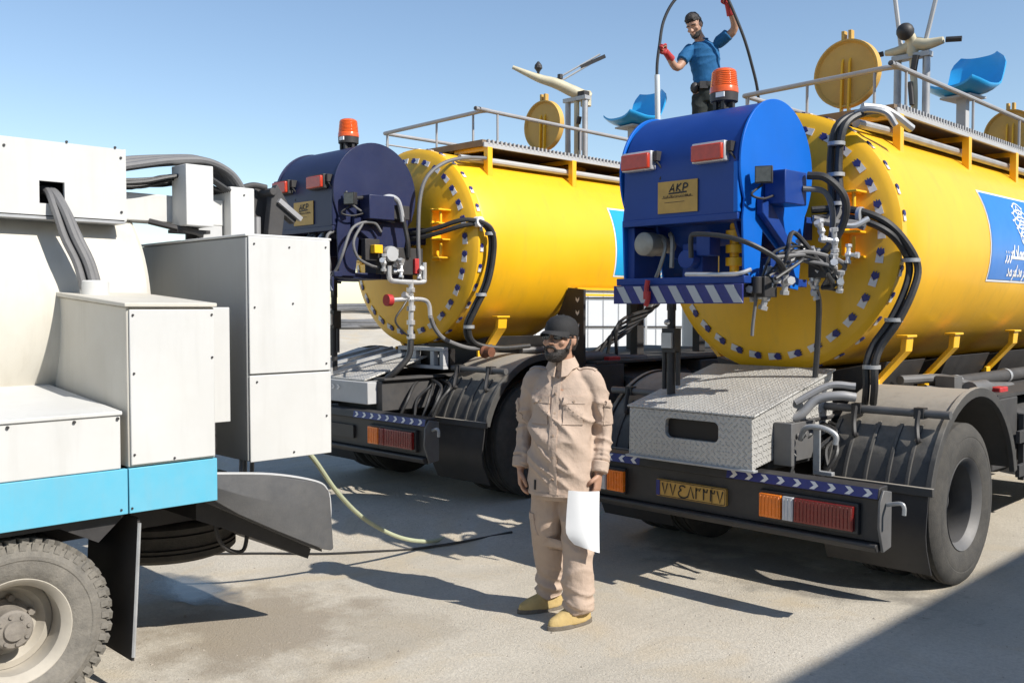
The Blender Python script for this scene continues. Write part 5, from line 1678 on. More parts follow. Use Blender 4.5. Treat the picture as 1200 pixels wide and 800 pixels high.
# building added out of view: casts the shade by the wheel and blocks sky
st = thing('shade_building', 'unseen grey block added to cast shade and cut sky light', 'shade blocker', (7.6, 5.0, 0))
g = MB().prism([(-3.0, 0.0), (-3.0, 6.1), (0.0, 6.9), (3.0, 6.1), (3.0, 0.0)], 'y', -12.0, 14.0)
sh = g.build('shell', MAT('cladding_grey', (0.22, 0.24, 0.26), 0.55, 0, 0.1, 2, 0.3), st)
mr = MB().prism([(-0.10, -3.0), (0.10, -3.0), (0.06, -3.04), (-0.06, -3.04)], 'z', 0.1, 6.05)
mr.v = [(v[1], v[0], v[2]) for v in mr.v]
mer2 = mr.mesh('cladding_rib', sh.data.materials[0], 0)
for k in range(64):
    o = link('cladding_rib', mer2, sh)
    o.location.y = -11.8 + k * 0.405
MB().box(-3.06, -3.02, -1.0, 3.0, 0.05, 4.2).build('roller_door', m_lgrey, st)
# ------------------------------------------------------------------ people
m_skin = MAT('skin', (0.44, 0.25, 0.165), 0.55, 0, 0.08, 14, bump=0.1, bs=150)
m_hair = MAT('black_hair', (0.022, 0.017, 0.014), 0.6, 0, 0.3, 40, bump=0.6, bs=130)
m_cap = MAT('black_cap', (0.009, 0.009, 0.010), 0.75, 0, 0.2, 12, 0.15, (0.12, 0.11, 0.1), 0.3, 300)
m_tan = MAT('tan_cloth', (0.47, 0.36, 0.285), 0.85, 0, 0.06, 6, 0.15, (0.50, 0.41, 0.32), 0.6, 26, spec=0.2)
m_tand = MAT('tan_seam', (0.36, 0.265, 0.195), 0.85, 0, 0.06, 6, bump=0.25, bs=320, spec=0.2)
m_boot = MAT('suede_boot', (0.46, 0.33, 0.13), 0.85, 0, 0.15, 14, 0.3, (0.45, 0.38, 0.27), 0.3, 90, spec=0.2)
m_sole = MAT('boot_sole', (0.09, 0.075, 0.06), 0.8, 0, 0.2, 20, 0.4)
m_paper = MAT('paper', (0.82, 0.82, 0.82), 0.7, 0, 0.02, 4)
m_blues = MAT('blue_shirt', (0.018, 0.115, 0.27), 0.8, 0, 0.10, 6, bump=0.25, bs=300, spec=0.25)
m_dtrou = MAT('dark_trousers', (0.026, 0.032, 0.030), 0.85, 0, 0.15, 8, 0.15, (0.12, 0.11, 0.1), 0.25, 300, spec=0.2)
m_glove = MAT('red_glove', (0.42, 0.028, 0.03), 0.6, 0, 0.15, 18, bump=0.2, bs=120)
m_eye = MAT('eye_white', (0.6, 0.58, 0.55), 0.3, 0, 0.05, 20)

def loft(rings, n=18):
    """closed shell from elliptical rings (z, cx, cy, rx, ry[, power])"""
    g = MB()
    out = []
    for r in rings:
        z, cx, cy, rx, ry = r[:5]
        pw = r[5] if len(r) > 5 else 1.0
        ring = []
        for j in range(n):
            a = 2 * math.pi * j / n
            c, s = math.cos(a), math.sin(a)
            ring.append(Vector((cx + rx * math.copysign(abs(c) ** pw, c), cy + ry * math.copysign(abs(s) ** pw, s), z)))
        out.append(ring)
    return g.ring(out)

def limb(P, rr, n=14, k=4):
    return MB().tube(P, rr, n, k)

def hand_parts(w, d, across, palm, sc=1.0, curl=0.5, spread=0.0, grip=False):
    """w wrist point, d finger direction, across: towards the thumb, palm: direction the palm faces"""
    w, d, across, palm = Vector(w), Vector(d).normalized(), Vector(across), Vector(palm)
    across = (across - d * across.dot(d)).normalized()
    palm = (palm - d * palm.dot(d))
    palm = (palm - across * palm.dot(across)).normalized()
    out = []
    g = MB()
    rings = []
    for t, hw, th in ((-0.02, 0.027, 0.020), (0.015, 0.030, 0.019), (0.045, 0.039, 0.017), (0.085, 0.042, 0.015), (0.10, 0.038, 0.011)):
        c = w + d * t * sc
        rings.append([c + across * hw * sc * math.cos(a) + palm * th * sc * math.sin(a) for a in [2 * math.pi * j / 14 for j in range(14)]])
    out.append(MB().ring(rings))
    lens_ = (0.070, 0.079, 0.073, 0.056)
    for i, ln in enumerate(lens_):
        x = (0.030 - 0.020 * i) * sc
        p = w + d * (0.088 - 0.006 * abs(i - 1)) * sc + across * x
        cur = curl * (1 + 0.12 * i)
        P = [p - d * 0.02 * sc, p]
        dirv = d + across * spread * (1.5 - i) * 0.12
        ang = 0
        for seg, fr in enumerate((0.45, 0.31, 0.24)):
            ang += cur * (0.8, 1.1, 0.8)[seg]
            P.append(P[-1] + (dirv * math.cos(ang) + palm * math.sin(ang)).normalized() * ln * fr * sc * 1.05)
        out.append(limb(P, [0.0095 * sc, 0.0098 * sc, 0.0092 * sc, 0.0085 * sc, 0.007 * sc], 10, 3))
    tb = w + d * 0.025 * sc + across * 0.026 * sc
    t1 = tb + (d * 0.6 + across * 0.7 + palm * 0.35).normalized() * 0.042 * sc
    t2 = t1 + (d * 0.95 + across * (0.1 if not grip else -0.3) + palm * (0.4 if not grip else 0.9)).normalized() * 0.034 * sc
    t3 = t2 + (d * 0.9 + across * (-0.1 if not grip else -0.6) + palm * (0.4 if not grip else 0.6)).normalized() * 0.026 * sc
    out.append(limb([tb - across * 0.012 * sc, tb, t1, t2, t3], [0.013 * sc, 0.015 * sc, 0.0125 * sc, 0.011 * sc, 0.008 * sc], 10, 3))
    return out

def fuse(parts, voxel, smooth_it=4, fac=0.5, wr=None):
    """join overlapping closed shells into one continuous surface"""
    bmt = bmesh.new()
    for p in parts:
        me = p.mesh('tmp', m_skin, 0, True)
        bmt.from_mesh(me)
        bpy.data.meshes.remove(me)
    me = bpy.data.meshes.new('tmp')
    bmt.to_mesh(me)
    bmt.free()
    o = bpy.data.objects.new('tmp', me)
    COL.objects.link(o)
    md = o.modifiers.new('r', 'REMESH')
    md.mode = 'VOXEL'
    md.voxel_size = voxel
    if smooth_it:
        sm = o.modifiers.new('s', 'SMOOTH')
        sm.iterations = smooth_it
        sm.factor = fac
    dg = bpy.context.evaluated_depsgraph_get()
    out = bpy.data.meshes.new_from_object(o.evaluated_get(dg))
    bpy.data.objects.remove(o, do_unlink=True)
    bpy.data.meshes.remove(me)
    out.materials.clear()
    if wr:
        out.update()
        ns = [Vector(v.normal) for v in out.vertices]
        for v, nn in zip(out.vertices, ns):
            v.co = v.co + nn * wr(Vector(v.co))
    out.polygons.foreach_set('use_smooth', [True] * len(out.polygons))
    out.update()
    return out

def obj_from(me, name, mat, parent=None):
    me.name = name
    me.materials.append(mat)
    return link(name, me, parent)

def fold(p, f, seed=0.0, sharp=2.0):
    """ridged cloth folds"""
    n = noise.noise(Vector((p.x * f[0] + seed, p.y * f[1] + seed * 2, p.z * f[2] + seed * 3)))
    return (1 - abs(n)) ** sharp

def patch(bvh, u0, u1, v0, v1, name, mat, parent, off=0.005, n=6, rot=0.0, dirv=Vector((0, 1, 0)), frame=None):
    """thin cloth piece laid on a surface; u is x and v is z in the frame seen from the front"""
    cu, cv = (u0 + u1) / 2, (v0 + v1) / 2
    A, B = [], []
    for j in range(n + 1):
        for i in range(n + 1):
            a = u0 + (u1 - u0) * i / n - cu
            b = v0 + (v1 - v0) * j / n - cv
            a, b = a * math.cos(rot) - b * math.sin(rot) + cu, a * math.sin(rot) + b * math.cos(rot) + cv
            o = (frame(a, b) if frame else Vector((a, -1, b)))
            hit, nrm, _, _ = bvh.ray_cast(o, dirv, 2.5)
            if hit is None:
                hit, nrm = (Vector(A[-1]) if A else Vector((a, -0.1, b))), -dirv
            if nrm.dot(dirv) > 0:
                nrm = -nrm
            A.append(hit + nrm * off)
            B.append(hit - nrm * 0.004)
    m = (n + 1) * (n + 1)
    fs = []
    for j in range(n):
        for i in range(n):
            q = j * (n + 1) + i
            fs.append((q, q + 1, q + n + 2, q + n + 1))
            fs.append((q + m, q + m + n + 1, q + m + n + 2, q + m + 1))
    bd = list(range(n + 1)) + [j * (n + 1) + n for j in range(1, n + 1)] + [n * (n + 1) + i for i in range(n - 1, -1, -1)] + [j * (n + 1) for j in range(n - 1, 0, -1)]
    for i in range(len(bd)):
        a, b = bd[i], bd[(i + 1) % len(bd)]
        fs.append((a, b, b + m, a + m))
    return MB().add(A + B, fs).build(name, mat, parent, 0, 50)

def head_parts(c, turn=0.0, tilt=0.0, sc=1.0, lean=0.0):
    """head shells about the point c (centre of the skull); returns shells and the local-to-person matrix"""
    M = Matrix.Translation(Vector(c)) @ Matrix.Rotation(turn, 4, 'Z') @ Matrix.Rotation(lean, 4, 'Y') @ Matrix.Rotation(tilt, 4, 'X') @ Matrix.Scale(sc, 4)
    def xf(g):
        g.v = [tuple(M @ Vector(v)) for v in g.v]
        return g
    P = []
    P.append(loft([(0.118, 0, 0.012, 0.02, 0.025), (0.108, 0, 0.012, 0.048, 0.058), (0.085, 0, 0.012, 0.066, 0.082), (0.05, 0, 0.010, 0.076, 0.096), (0.01, 0, 0.008, 0.077, 0.098), (-0.03, 0, 0.000, 0.072, 0.092), (-0.06, 0, -0.010, 0.063, 0.080), (-0.09, 0, -0.024, 0.052, 0.064), (-0.108, 0, -0.036, 0.038, 0.048), (-0.118, 0, -0.044, 0.02, 0.028)], 20))
    P.append(MB().tube([(0, -0.084, 0.018), (0, -0.098, -0.008), (0, -0.112, -0.030), (0, -0.092, -0.036)], [0.007, 0.010, 0.014, 0.008], 10, 3))
    for s in (-1, 1):
        P.append(MB().sphere((s * 0.012, -0.098, -0.031), 0.010, 8))
        P.append(MB().sphere((s * 0.078, 0.018, -0.005), 0.03, 10, sc=(0.32, 0.62, 1.0)))
        P.append(MB().tube([(s * 0.012, -0.084, 0.020), (s * 0.035, -0.079, 0.024), (s * 0.058, -0.060, 0.018)], 0.009, 8, 3))
        P.append(MB().sphere((s * 0.045, -0.066, -0.025), 0.024, 10, sc=(1, 0.6, 0.8)))
    P.append(MB().tube([(-0.022, -0.088, -0.064), (0, -0.097, -0.062), (0.022, -0.088, -0.064)], [0.005, 0.008, 0.005], 8, 3))
    P.append(MB().tube([(-0.018, -0.086, -0.074), (0, -0.094, -0.075), (0.018, -0.086, -0.074)], [0.005, 0.008, 0.005], 8, 3))
    P.append(MB().sphere((0, -0.080, -0.100), 0.024, 10))
    return [xf(g) for g in P], M

# ---- the man in tan work clothes
PM = bpy.data.objects.new
px_, py_ = -3.70, 4.11
HT = dict(hip=0.90)
shL, elL, wrL = (0.168, 0.03, 1.385), (0.228, 0.075, 1.10), (0.222, -0.02, 0.855)
shR, elR, wrR = (-0.172, 0.03, 1.385), (-0.238, 0.07, 1.10), (-0.252, -0.005, 0.86)
hd, HM = head_parts((-0.005, -0.030, 1.618), R(-15), R(-7), 1.06)
body = list(hd)
body.append(limb([(0, 0.02, 1.30), (0, 0.015, 1.42), (-0.003, -0.005, 1.53), (-0.005, -0.02, 1.60)], [0.09, 0.068, 0.060, 0.058], 16))
body.append(loft([(0.84, 0, 0.01, 0.13, 0.10), (0.95, 0, 0.0, 0.165, 0.125), (1.05, 0, -0.01, 0.165, 0.13), (1.2, 0, -0.005, 0.17, 0.125), (1.33, 0, 0.01, 0.175, 0.11), (1.41, 0, 0.02, 0.12, 0.08), (1.45, 0, 0.02, 0.06, 0.05)]))
for a, b, c in ((shL, elL, wrL), (shR, elR, wrR)):
    body.append(limb([a, b, c], [0.055, 0.05, 0.042, 0.036, 0.028], 14, 5))
fL, fR = (0.118, -0.105, 0.0), (-0.108, 0.105, 0.0)          # foot positions
for s, f in ((1, fL), (-1, fR)):
    body.append(limb([(s * 0.09, 0.01, 0.88), (s * 0.10 + (f[0] - s * 0.1) * 0.5, -0.005 + f[1] * 0.5, 0.47), (f[0], f[1] + 0.03, 0.09)], [0.085, 0.07, 0.055, 0.05, 0.038], 14, 5))
body += hand_parts(wrL, (-0.10, -0.16, -1), (-0.25, -1, 0.0), (-1, 0.2, 0), 1.0, 0.42, grip=True)
body += hand_parts(wrR, (0.05, -0.10, -1), (0.3, -1, 0.0), (1, 0.2, 0), 1.0, 0.38)
man = obj_from(fuse(body, 0.0055, 2), 'person', m_skin)
man.location = (px_, py_, 0.0)
man.rotation_euler = (0, 0, R(27))
tag(man, 'standing man in tan shirt and trousers, black cap and beard, holding white paper', 'person', None)

def wr_shirt(p):
    d = 0.0
    if p.z < 1.34 and abs(p.x) < 0.24:
        k = sstep(0.70, 0.95, p.z) * (1 - sstep(1.2, 1.34, p.z)) + 0.35
        d += 0.020 * k * (fold(Vector((p.x * 0.7 - p.z * 0.7, p.y * 0.5, p.z * 0.75 + p.x * 0.7)), (2.2, 2.2, 11), 1.7, 5) - 0.3)
    arm = sstep(0.17, 0.21, abs(p.x)) * (1 - sstep(1.28, 1.38, p.z))
    d += 0.016 * arm * (fold(Vector((p.x, p.y, p.z + 0.5 * p.y)), (4, 4, 15), 4.2, 5) - 0.3)
    d += 0.003 * noise.noise(p * 22)
    return d
sh = []
sh.append(loft([(0.735, -0.005, -0.012, 0.186, 0.152, 0.9), (0.76, -0.005, -0.012, 0.187, 0.153, 0.9), (0.86, 0, -0.014, 0.184, 0.154, 0.9), (0.98, 0, -0.020, 0.181, 0.158, 0.9), (1.08, 0, -0.020, 0.180, 0.152, 0.9), (1.2, 0, -0.010, 0.180, 0.138, 0.9), (1.30, 0, 0.005, 0.178, 0.120, 0.9), (1.37, 0, 0.018, 0.162, 0.100, 0.9), (1.42, 0, 0.022, 0.130, 0.082), (1.45, 0, 0.02, 0.085, 0.072), (1.475, 0, 0.012, 0.070, 0.070)], 32))
for a, b, c in ((shL, elL, wrL), (shR, elR, wrR)):
    a, b, c = Vector(a), Vector(b), Vector(c)
    s = 1 if a.x > 0 else -1
    sh.append(limb([a - Vector((s * 0.07, 0, -0.005)), a, a.lerp(b, 0.5) + Vector((s * 0.01, 0, 0)), b, b.lerp(c, 0.5), c.lerp(b, 0.04)], [0.052, 0.062, 0.062, 0.060, 0.055, 0.050, 0.047, 0.045], 18, 5))
shirt = obj_from(fuse(sh, 0.0085, 3, 0.5, wr_shirt), 'shirt', m_tan, man)
bv = BVHTree.FromPolygons([v.co.copy() for v in shirt.data.vertices], [tuple(p.vertices) for p in shirt.data.polygons])
patch(bv, -0.028, 0.016, 0.75, 1.44, 'placket', m_tan, shirt, 0.006, 16)
for z in (0.84, 0.96, 1.08, 1.20, 1.31, 1.40):
    h_, n_, _, _ = bv.ray_cast(Vector((-0.006, -1, z)), Vector((0, 1, 0)), 2)
    MB().cyl(h_ + n_ * 0.004, h_ + n_ * 0.0105, 0.0075, n=10).build('button', m_tand, shirt)
for s in (-1, 1):
    patch(bv, s * 0.095 - 0.052, s * 0.095 + 0.052, 1.14, 1.275, 'chest_pocket', m_tan, shirt, 0.007, 8)
    patch(bv, s * 0.095 - 0.056, s * 0.095 + 0.056, 1.255, 1.295, 'pocket_flap', m_tan, shirt, 0.012, 8)
    h_, n_, _, _ = bv.ray_cast(Vector((s * 0.095, -1, 1.268)), Vector((0, 1, 0)), 2)
    MB().cyl(h_ + n_ * 0.010, h_ + n_ * 0.0165, 0.007, n=10).build('button', m_tand, shirt)
    # shoulder strap seen from above
    patch(bv, s * 0.14 - 0.055, s * 0.14 + 0.055, 0.0, 0.042, 'shoulder_strap', m_tan, shirt, 0.006, 6, 0, Vector((0, 0, -1)), lambda a, b: Vector((a, b, 2.2)))
    # cuff
    c, b = (Vector(wrL), Vector(elL)) if s > 0 else (Vector(wrR), Vector(elR))
    MB().tube([c.lerp(b, 0.02), c.lerp(b, 0.26)], [0.050, 0.054], 20, 1).build('cuff', m_tan, shirt, 0.006)
    patch(bv, s * 0.5 - 0.001, s * 0.5 + 0.001, 0, 0.001, 'seam', m_tand, shirt) if False else None
    # sleeve pocket on the outer arm
    patch(bv, 0.01, 0.095, 1.13, 1.25, 'sleeve_pocket', m_tan, shirt, 0.007, 6, 0, Vector((-s, 0, 0)), lambda a, b, s=s: Vector((s * 1.0, a, b)))
    patch(bv, 0.005, 0.10, 1.235, 1.265, 'sleeve_flap', m_tan, shirt, 0.012, 6, 0, Vector((-s, 0, 0)), lambda a, b, s=s: Vector((s * 1.0, a, b)))
    # collar leaf
    g = MB()
    pts = []
    for i in range(9):
        a = R(-90 + s * (14 + i * 20))
        ex, ey = math.cos(a), math.sin(a)
        lo_ = 1.428 + 0.006 * i - (0.03 if i < 2 else 0)
        pts.append([(0.069 * ex, 0.004 + 0.072 * ey, 1.500 + 0.004 * i), (0.096 * ex, 0.004 + (0.100 + (0.018 if i < 2 else 0)) * ey, lo_ + 0.01), (0.092 * ex, 0.004 + 0.094 * ey, lo_ + 0.006), (0.064 * ex, 0.004 + 0.067 * ey, 1.488 + 0.004 * i)])
    g.ring(pts).build('collar', m_tan, shirt, 0, 50)
MB().lathe([(0.066, 1.44), (0.072, 1.44), (0.070, 1.495), (0.064, 1.495)], (0, 0.008, 0), 'z', 28, closed=True).build('collar_band', m_tan, shirt)
# hem tag
patch(bv, -0.128, -0.116, 0.765, 0.82, 'hem_tag', m_ink, shirt, 0.005, 3)
MB().ring([[(0.188 * math.copysign(abs(math.cos(a)) ** 0.9, math.cos(a)) * k - 0.005, -0.012 + 0.155 * math.copysign(abs(math.sin(a)) ** 0.9, math.sin(a)) * k, z) for a in [2 * math.pi * j / 40 for j in range(40)]] for k, z in ((0.96, 0.733), (1.0, 0.733), (1.0, 0.752), (0.96, 0.752))], True, False).build('hem', m_tan, shirt, 0, 50)

def wr_tr(p):
    d = 0.013 * (fold(p, (5, 5, 7), 3.3, 2.5) - 0.5)
    low = 1 - sstep(0.12, 0.36, p.z)
    d += 0.026 * low * (fold(Vector((p.x * 0.6, p.y * 0.6, p.z + p.x * 0.4)), (4, 4, 20), 7.1, 2.2) - 0.35)
    return d + 0.002 * noise.noise(p * 25)
tr = [loft([(0.70, 0, 0.0, 0.165, 0.13), (0.80, 0, 0.0, 0.172, 0.140), (0.92, 0, 0.0, 0.168, 0.135), (1.0, 0, 0, 0.16, 0.13)], 24)]
for s, f in ((1, fL), (-1, fR)):
    tr.append(limb([(s * 0.085, 0.005, 0.86), (s * 0.09, 0.0, 0.70), (s * 0.10 + (f[0] - s * 0.1) * 0.5, -0.015 + f[1] * 0.5, 0.46), (f[0] * 0.98, f[1] + 0.012, 0.24), (f[0], f[1] + 0.022, 0.085)], [0.098, 0.104, 0.098, 0.092, 0.090, 0.086, 0.085, 0.080], 18, 5))
trou = obj_from(fuse(tr, 0.0085, 2, 0.5, wr_tr), 'trousers', m_tan, man)
bvt = BVHTree.FromPolygons([v.co.copy() for v in trou.data.vertices], [tuple(p.vertices) for p in trou.data.polygons])
for s in (-1, 1):
    patch(bvt, -0.06, 0.07, 0.40, 0.58, 'cargo_pocket', m_tan, trou, 0.005, 6, 0, Vector((-s, 0, 0)), lambda a, b, s=s: Vector((s * 1.0, a, b)))
    patch(bvt, -0.065, 0.075, 0.57, 0.61, 'cargo_flap', m_tan, trou, 0.009, 6, 0, Vector((-s, 0, 0)), lambda a, b, s=s: Vector((s * 1.0, a, b)))
# boots: toes turned a little out
for s, f, tw in ((1, fL, R(-38)), (-1, fR, R(-46))):
    Mz = Matrix.Translation(Vector((f[0], f[1] + 0.02, 0))) @ Matrix.Rotation(tw, 4, 'Z')
    sh_ = loft([(0.018, 0, -0.06, 0.050, 0.150), (0.03, 0, -0.06, 0.051, 0.152), (0.055, 0, -0.055, 0.049, 0.145), (0.08, 0, -0.035, 0.045, 0.115), (0.10, 0, -0.005, 0.045, 0.080), (0.14, 0, 0.012, 0.046, 0.064), (0.18, 0, 0.016, 0.046, 0.062)], 20)
    sh_.v = [tuple(Mz @ Vector(v)) for v in sh_.v]
    boot = obj_from(fuse([sh_], 0.007, 3, 0.5, lambda p: 0.0025 * noise.noise(p * 30)), 'boot', m_boot, man)
    so_ = MB()
    ol = []
    for j in range(26):
        a = 2 * math.pi * j / 26
        r = 1.0 + 0.06 * math.sin(a) * -1
        ol.append((0.052 * math.cos(a) * (1.0 if math.sin(a) < 0 else 0.88), -0.058 + 0.158 * math.sin(a)))
    so_.prism(ol, 'z', 0.0, 0.026)
    so_.v = [tuple(Mz @ Vector(v)) for v in so_.v]
    so_.build('sole', m_sole, boot, 0.003)
    for k in range(5):
        l = MB().tube([Mz @ Vector((-0.022, -0.075 + 0.020 * k, 0.079 + 0.011 * k)), Mz @ Vector((0, -0.088 + 0.021 * k, 0.090 + 0.010 * k)), Mz @ Vector((0.022, -0.075 + 0.020 * k, 0.079 + 0.011 * k))], 0.004, 6)
        l.build('lace', m_tand, boot)
# cap and beard
def xfm(g, M):
    g.v = [tuple(M @ Vector(v)) for v in g.v]
    return g
g = loft([(0.022, 0, 0.012, 0.086, 0.104), (0.05, 0, 0.012, 0.088, 0.107), (0.085, 0, 0.014, 0.082, 0.100), (0.112, 0, 0.016, 0.064, 0.080), (0.128, 0, 0.016, 0.035, 0.045), (0.132, 0, 0.016, 0.008, 0.01)], 28)
cap = xfm(g, HM).build('cap', m_cap, man, 0, 50)
rings = []
for i in range(11):
    t = (i / 10 - 0.5) * 2
    a = R(-90 + t * 62)
    bx_, by_ = 0.087 * math.cos(a), 0.012 + 0.106 * math.sin(a)
    ext = 0.075 * (1 - abs(t) ** 2.2)
    dz = -0.014 * t * t
    rings.append([(bx_, by_, 0.036), (bx_ * 1.02, by_ - ext * 0.5, 0.034 + dz * 0.5), (bx_ * 1.02, by_ - ext, 0.016 + dz), (bx_ * 1.02, by_ - ext, 0.012 + dz), (bx_ * 1.02, by_ - ext * 0.5, 0.029 + dz * 0.5), (bx_, by_, 0.030)])
xfm(MB().ring(rings), HM).build('cap_brim', m_cap, cap, 0, 50)
xfm(MB().sphere((0, 0.016, 0.133), 0.008, 10, sc=(1, 1, 0.5)), HM).build('cap_button', m_cap, cap)
bd_ = [loft([(-0.056, 0, -0.020, 0.069, 0.060), (-0.074, 0, -0.026, 0.0635, 0.069), (-0.095, 0, -0.038, 0.055, 0.0675), (-0.116, 0, -0.046, 0.041, 0.0545), (-0.128, 0, -0.050, 0.022, 0.032)], 20),
       MB().tube([(-0.034, -0.086, -0.070), (-0.02, -0.099, -0.053), (0, -0.105, -0.050), (0.02, -0.099, -0.053), (0.034, -0.086, -0.070)], [0.007, 0.009, 0.008, 0.009, 0.007], 8, 3)]
for s in (-1, 1):
    bd_.append(MB().tube([(s * 0.072, -0.012, 0.0), (s * 0.070, -0.022, -0.03), (s * 0.064, -0.034, -0.06)], [0.008, 0.011, 0.016], 10, 3))
bd_ = [xfm(b, HM) for b in bd_]
obj_from(fuse(bd_, 0.005, 2, 0.5, lambda p: 0.003 * noise.noise(p * 90)), 'beard', m_hair, man)
hr_ = [xfm(loft([(-0.055, 0, 0.052, 0.060, 0.052), (-0.02, 0, 0.045, 0.076, 0.070), (0.02, 0, 0.030, 0.0815, 0.082), (0.04, 0, 0.030, 0.080, 0.082)], 20), HM)]
obj_from(fuse(hr_, 0.005, 2), 'hair', m_hair, man)
# dark glasses
g = MB()
for s in (-1, 1):
    g.sphere((s * 0.034, -0.088, 0.008), 0.03, 12, sc=(1.0, 0.22, 0.72))
    g.tube([(s * 0.062, -0.078, 0.014), (s * 0.080, -0.03, 0.014), (s * 0.083, 0.02, 0.010)], 0.0035, 6, 3)
g.tube([(-0.01, -0.100, 0.014), (0, -0.102, 0.016), (0.01, -0.100, 0.014)], 0.004, 6, 3)
xfm(g, HM).build('sunglasses', m_glass, man)
# the paper in his left hand, curling a little
Mm = Matrix.Translation(man.location) @ Matrix.Rotation(R(27), 4, 'Z')
g = MB()
rows = []
O = Vector((0.232, -0.100, 0.750))
ux, uz = Vector((-0.86, -0.48, 0.08)).normalized(), Vector((-0.05, -0.04, -1)).normalized()
un = ux.cross(uz)
vs = []
NN = 10
for j in range(NN + 1):
    for i in range(NN + 1):
        a, b = i / NN, j / NN
        p = O + ux * (a * 0.185 * (1 - 0.28 * max(0, (b - 0.72) / 0.28) ** 2 * 1.0) - 0.01) + uz * (b * 0.30 - 0.02) + un * (0.034 * math.sin(a * 2.6 + b * 1.2) + 0.04 * b * b) + uz * (0.05 * (1 - a) * b)*0.6
        vs.append(Mm @ p)
m2 = len(vs)
nrm = (Mm.to_3x3() @ un).normalized()
vs += [v + nrm * 0.0025 for v in vs]
fs = []
for j in range(NN):
    for i in range(NN):
        q = j * (NN + 1) + i
        fs.append((q, q + 1, q + NN + 2, q + NN + 1))
        fs.append((q + m2, q + NN + 1 + m2, q + NN + 2 + m2, q + 1 + m2))
bd2 = list(range(NN + 1)) + [j * (NN + 1) + NN for j in range(1, NN + 1)] + [NN * (NN + 1) + i for i in range(NN - 1, -1, -1)] + [j * (NN + 1) for j in range(NN - 1, 0, -1)]
for i in range(len(bd2)):
    a, b = bd2[i], bd2[(i + 1) % len(bd2)]
    fs.append((a, b, b + m2, a + m2))
tag(MB().add(vs, fs).build('paper', m_paper, None, 0, 50), "white sheets of paper hanging from the standing man's hand", 'paper')

# ---- the worker on the navy tanker's deck
wl = Vector((-6.30, 9.40, 3.345))
# figure space faces the camera: x to the viewer's right, -y towards the viewer
w_shR, w_elR, w_wrR = (-0.165, -0.02, 1.395), (-0.315, -0.14, 1.165), (-0.46, -0.30, 1.29)
w_shL, w_elL, w_wrL = (0.165, -0.02, 1.47), (0.325, -0.13, 1.60), (0.235, -0.22, 1.84)
hd, WM = head_parts((-0.118, -0.085, 1.645), R(-40), R(30), 1.02, R(-8))
bw = list(hd)
bw.append(limb([(0.0, 0.0, 1.33), (-0.02, -0.01, 1.46), (-0.07, -0.04, 1.55), (-0.11, -0.07, 1.63)], [0.09, 0.066, 0.058, 0.056], 16))
bw.append(loft([(0.84, 0.05, 0.0, 0.13, 0.10), (0.95, 0.05, 0.0, 0.145, 0.105), (1.1, 0.035, 0, 0.145, 0.10), (1.25, 0.015, 0.0, 0.16, 0.105), (1.37, 0.0, 0.0, 0.165, 0.10), (1.45, -0.005, 0.0, 0.12, 0.075), (1.50, -0.02, 0.0, 0.06, 0.05)]))
for a, b, c in ((w_shL, w_elL, w_wrL), (w_shR, w_elR, w_wrR)):
    bw.append(limb([a, b, c], [0.056, 0.052, 0.044, 0.040, 0.029], 14, 5))
for s in (-1, 1):
    bw.append(limb([(0.05 + s * 0.085, 0.0, 0.90), (0.05 + s * 0.11, -0.02, 0.48), (0.05 + s * 0.12, 0.02, 0.08)], [0.085, 0.07, 0.052, 0.05, 0.036], 14, 5))
hR = dict(d=(-0.75, -0.5, 0.3), across=(0.25, -0.15, 1), palm=(-0.4, -0.9, 0))
hL = dict(d=(-0.5, -0.25, 0.95), across=(-1, -0.2, -0.4), palm=(-0.2, -1, -0.1))
bw += hand_parts(w_wrR, hR['d'], hR['across'], hR['palm'], 0.97, 0.9, grip=True)
bw += hand_parts(w_wrL, hL['d'], hL['across'], hL['palm'], 0.97, 0.9, grip=True)
wk = obj_from(fuse(bw, 0.0065, 2), 'person', m_skin)
wk.location = wl
wk.rotation_euler = (0, 0, R(43))
tag(wk, 'man in blue t-shirt and red gloves lifting a hose above the tanker deck', 'person')
def wr_ts(p):
    return 0.010 * (fold(Vector((p.x + p.z * 0.6, p.y, p.z - p.x * 0.3)), (4, 4, 11), 2.1, 2.5) - 0.45) + 0.002 * noise.noise(p * 24)
ts = [loft([(0.97, 0.05, 0.0, 0.155, 0.118), (1.06, 0.045, 0.0, 0.158, 0.116), (1.18, 0.025, 0, 0.165, 0.114), (1.30, 0.01, 0.0, 0.178, 0.116), (1.39, 0.0, 0.0, 0.175, 0.106), (1.455, -0.005, -0.002, 0.13, 0.085), (1.50, -0.015, -0.005, 0.078, 0.066), (1.52, -0.02, -0.008, 0.066, 0.062)], 28)]
for a, b in ((w_shL, w_elL), (w_shR, w_elR)):
    a, b = Vector(a), Vector(b)
    ts.append(limb([a.lerp(b, -0.12), a.lerp(b, 0.1), a.lerp(b, 0.35), a.lerp(b, 0.62)], [0.058, 0.068, 0.070, 0.069, 0.068], 16, 4))
tsh = obj_from(fuse(ts, 0.008, 3, 0.5, wr_ts), 't_shirt', m_blues, wk)
MB().tube([(-0.02 + 0.066 * math.cos(a), -0.01 + 0.064 * math.sin(a), 1.52 + 0.012 * math.sin(a)) for a in [2 * math.pi * k / 20 for k in range(21)]], 0.008, 8, 1).build('neck_band', m_blues, tsh)
tr = [loft([(0.80, 0.05, 0.0, 0.15, 0.115), (0.90, 0.05, 0.0, 0.153, 0.118), (1.0, 0.05, 0, 0.146, 0.112)], 24)]
for s in (-1, 1):
    tr.append(limb([(0.05 + s * 0.08, 0.0, 0.88), (0.05 + s * 0.10, -0.015, 0.48), (0.05 + s * 0.12, 0.015, 0.07)], [0.095, 0.095, 0.085, 0.08, 0.075], 16, 5))
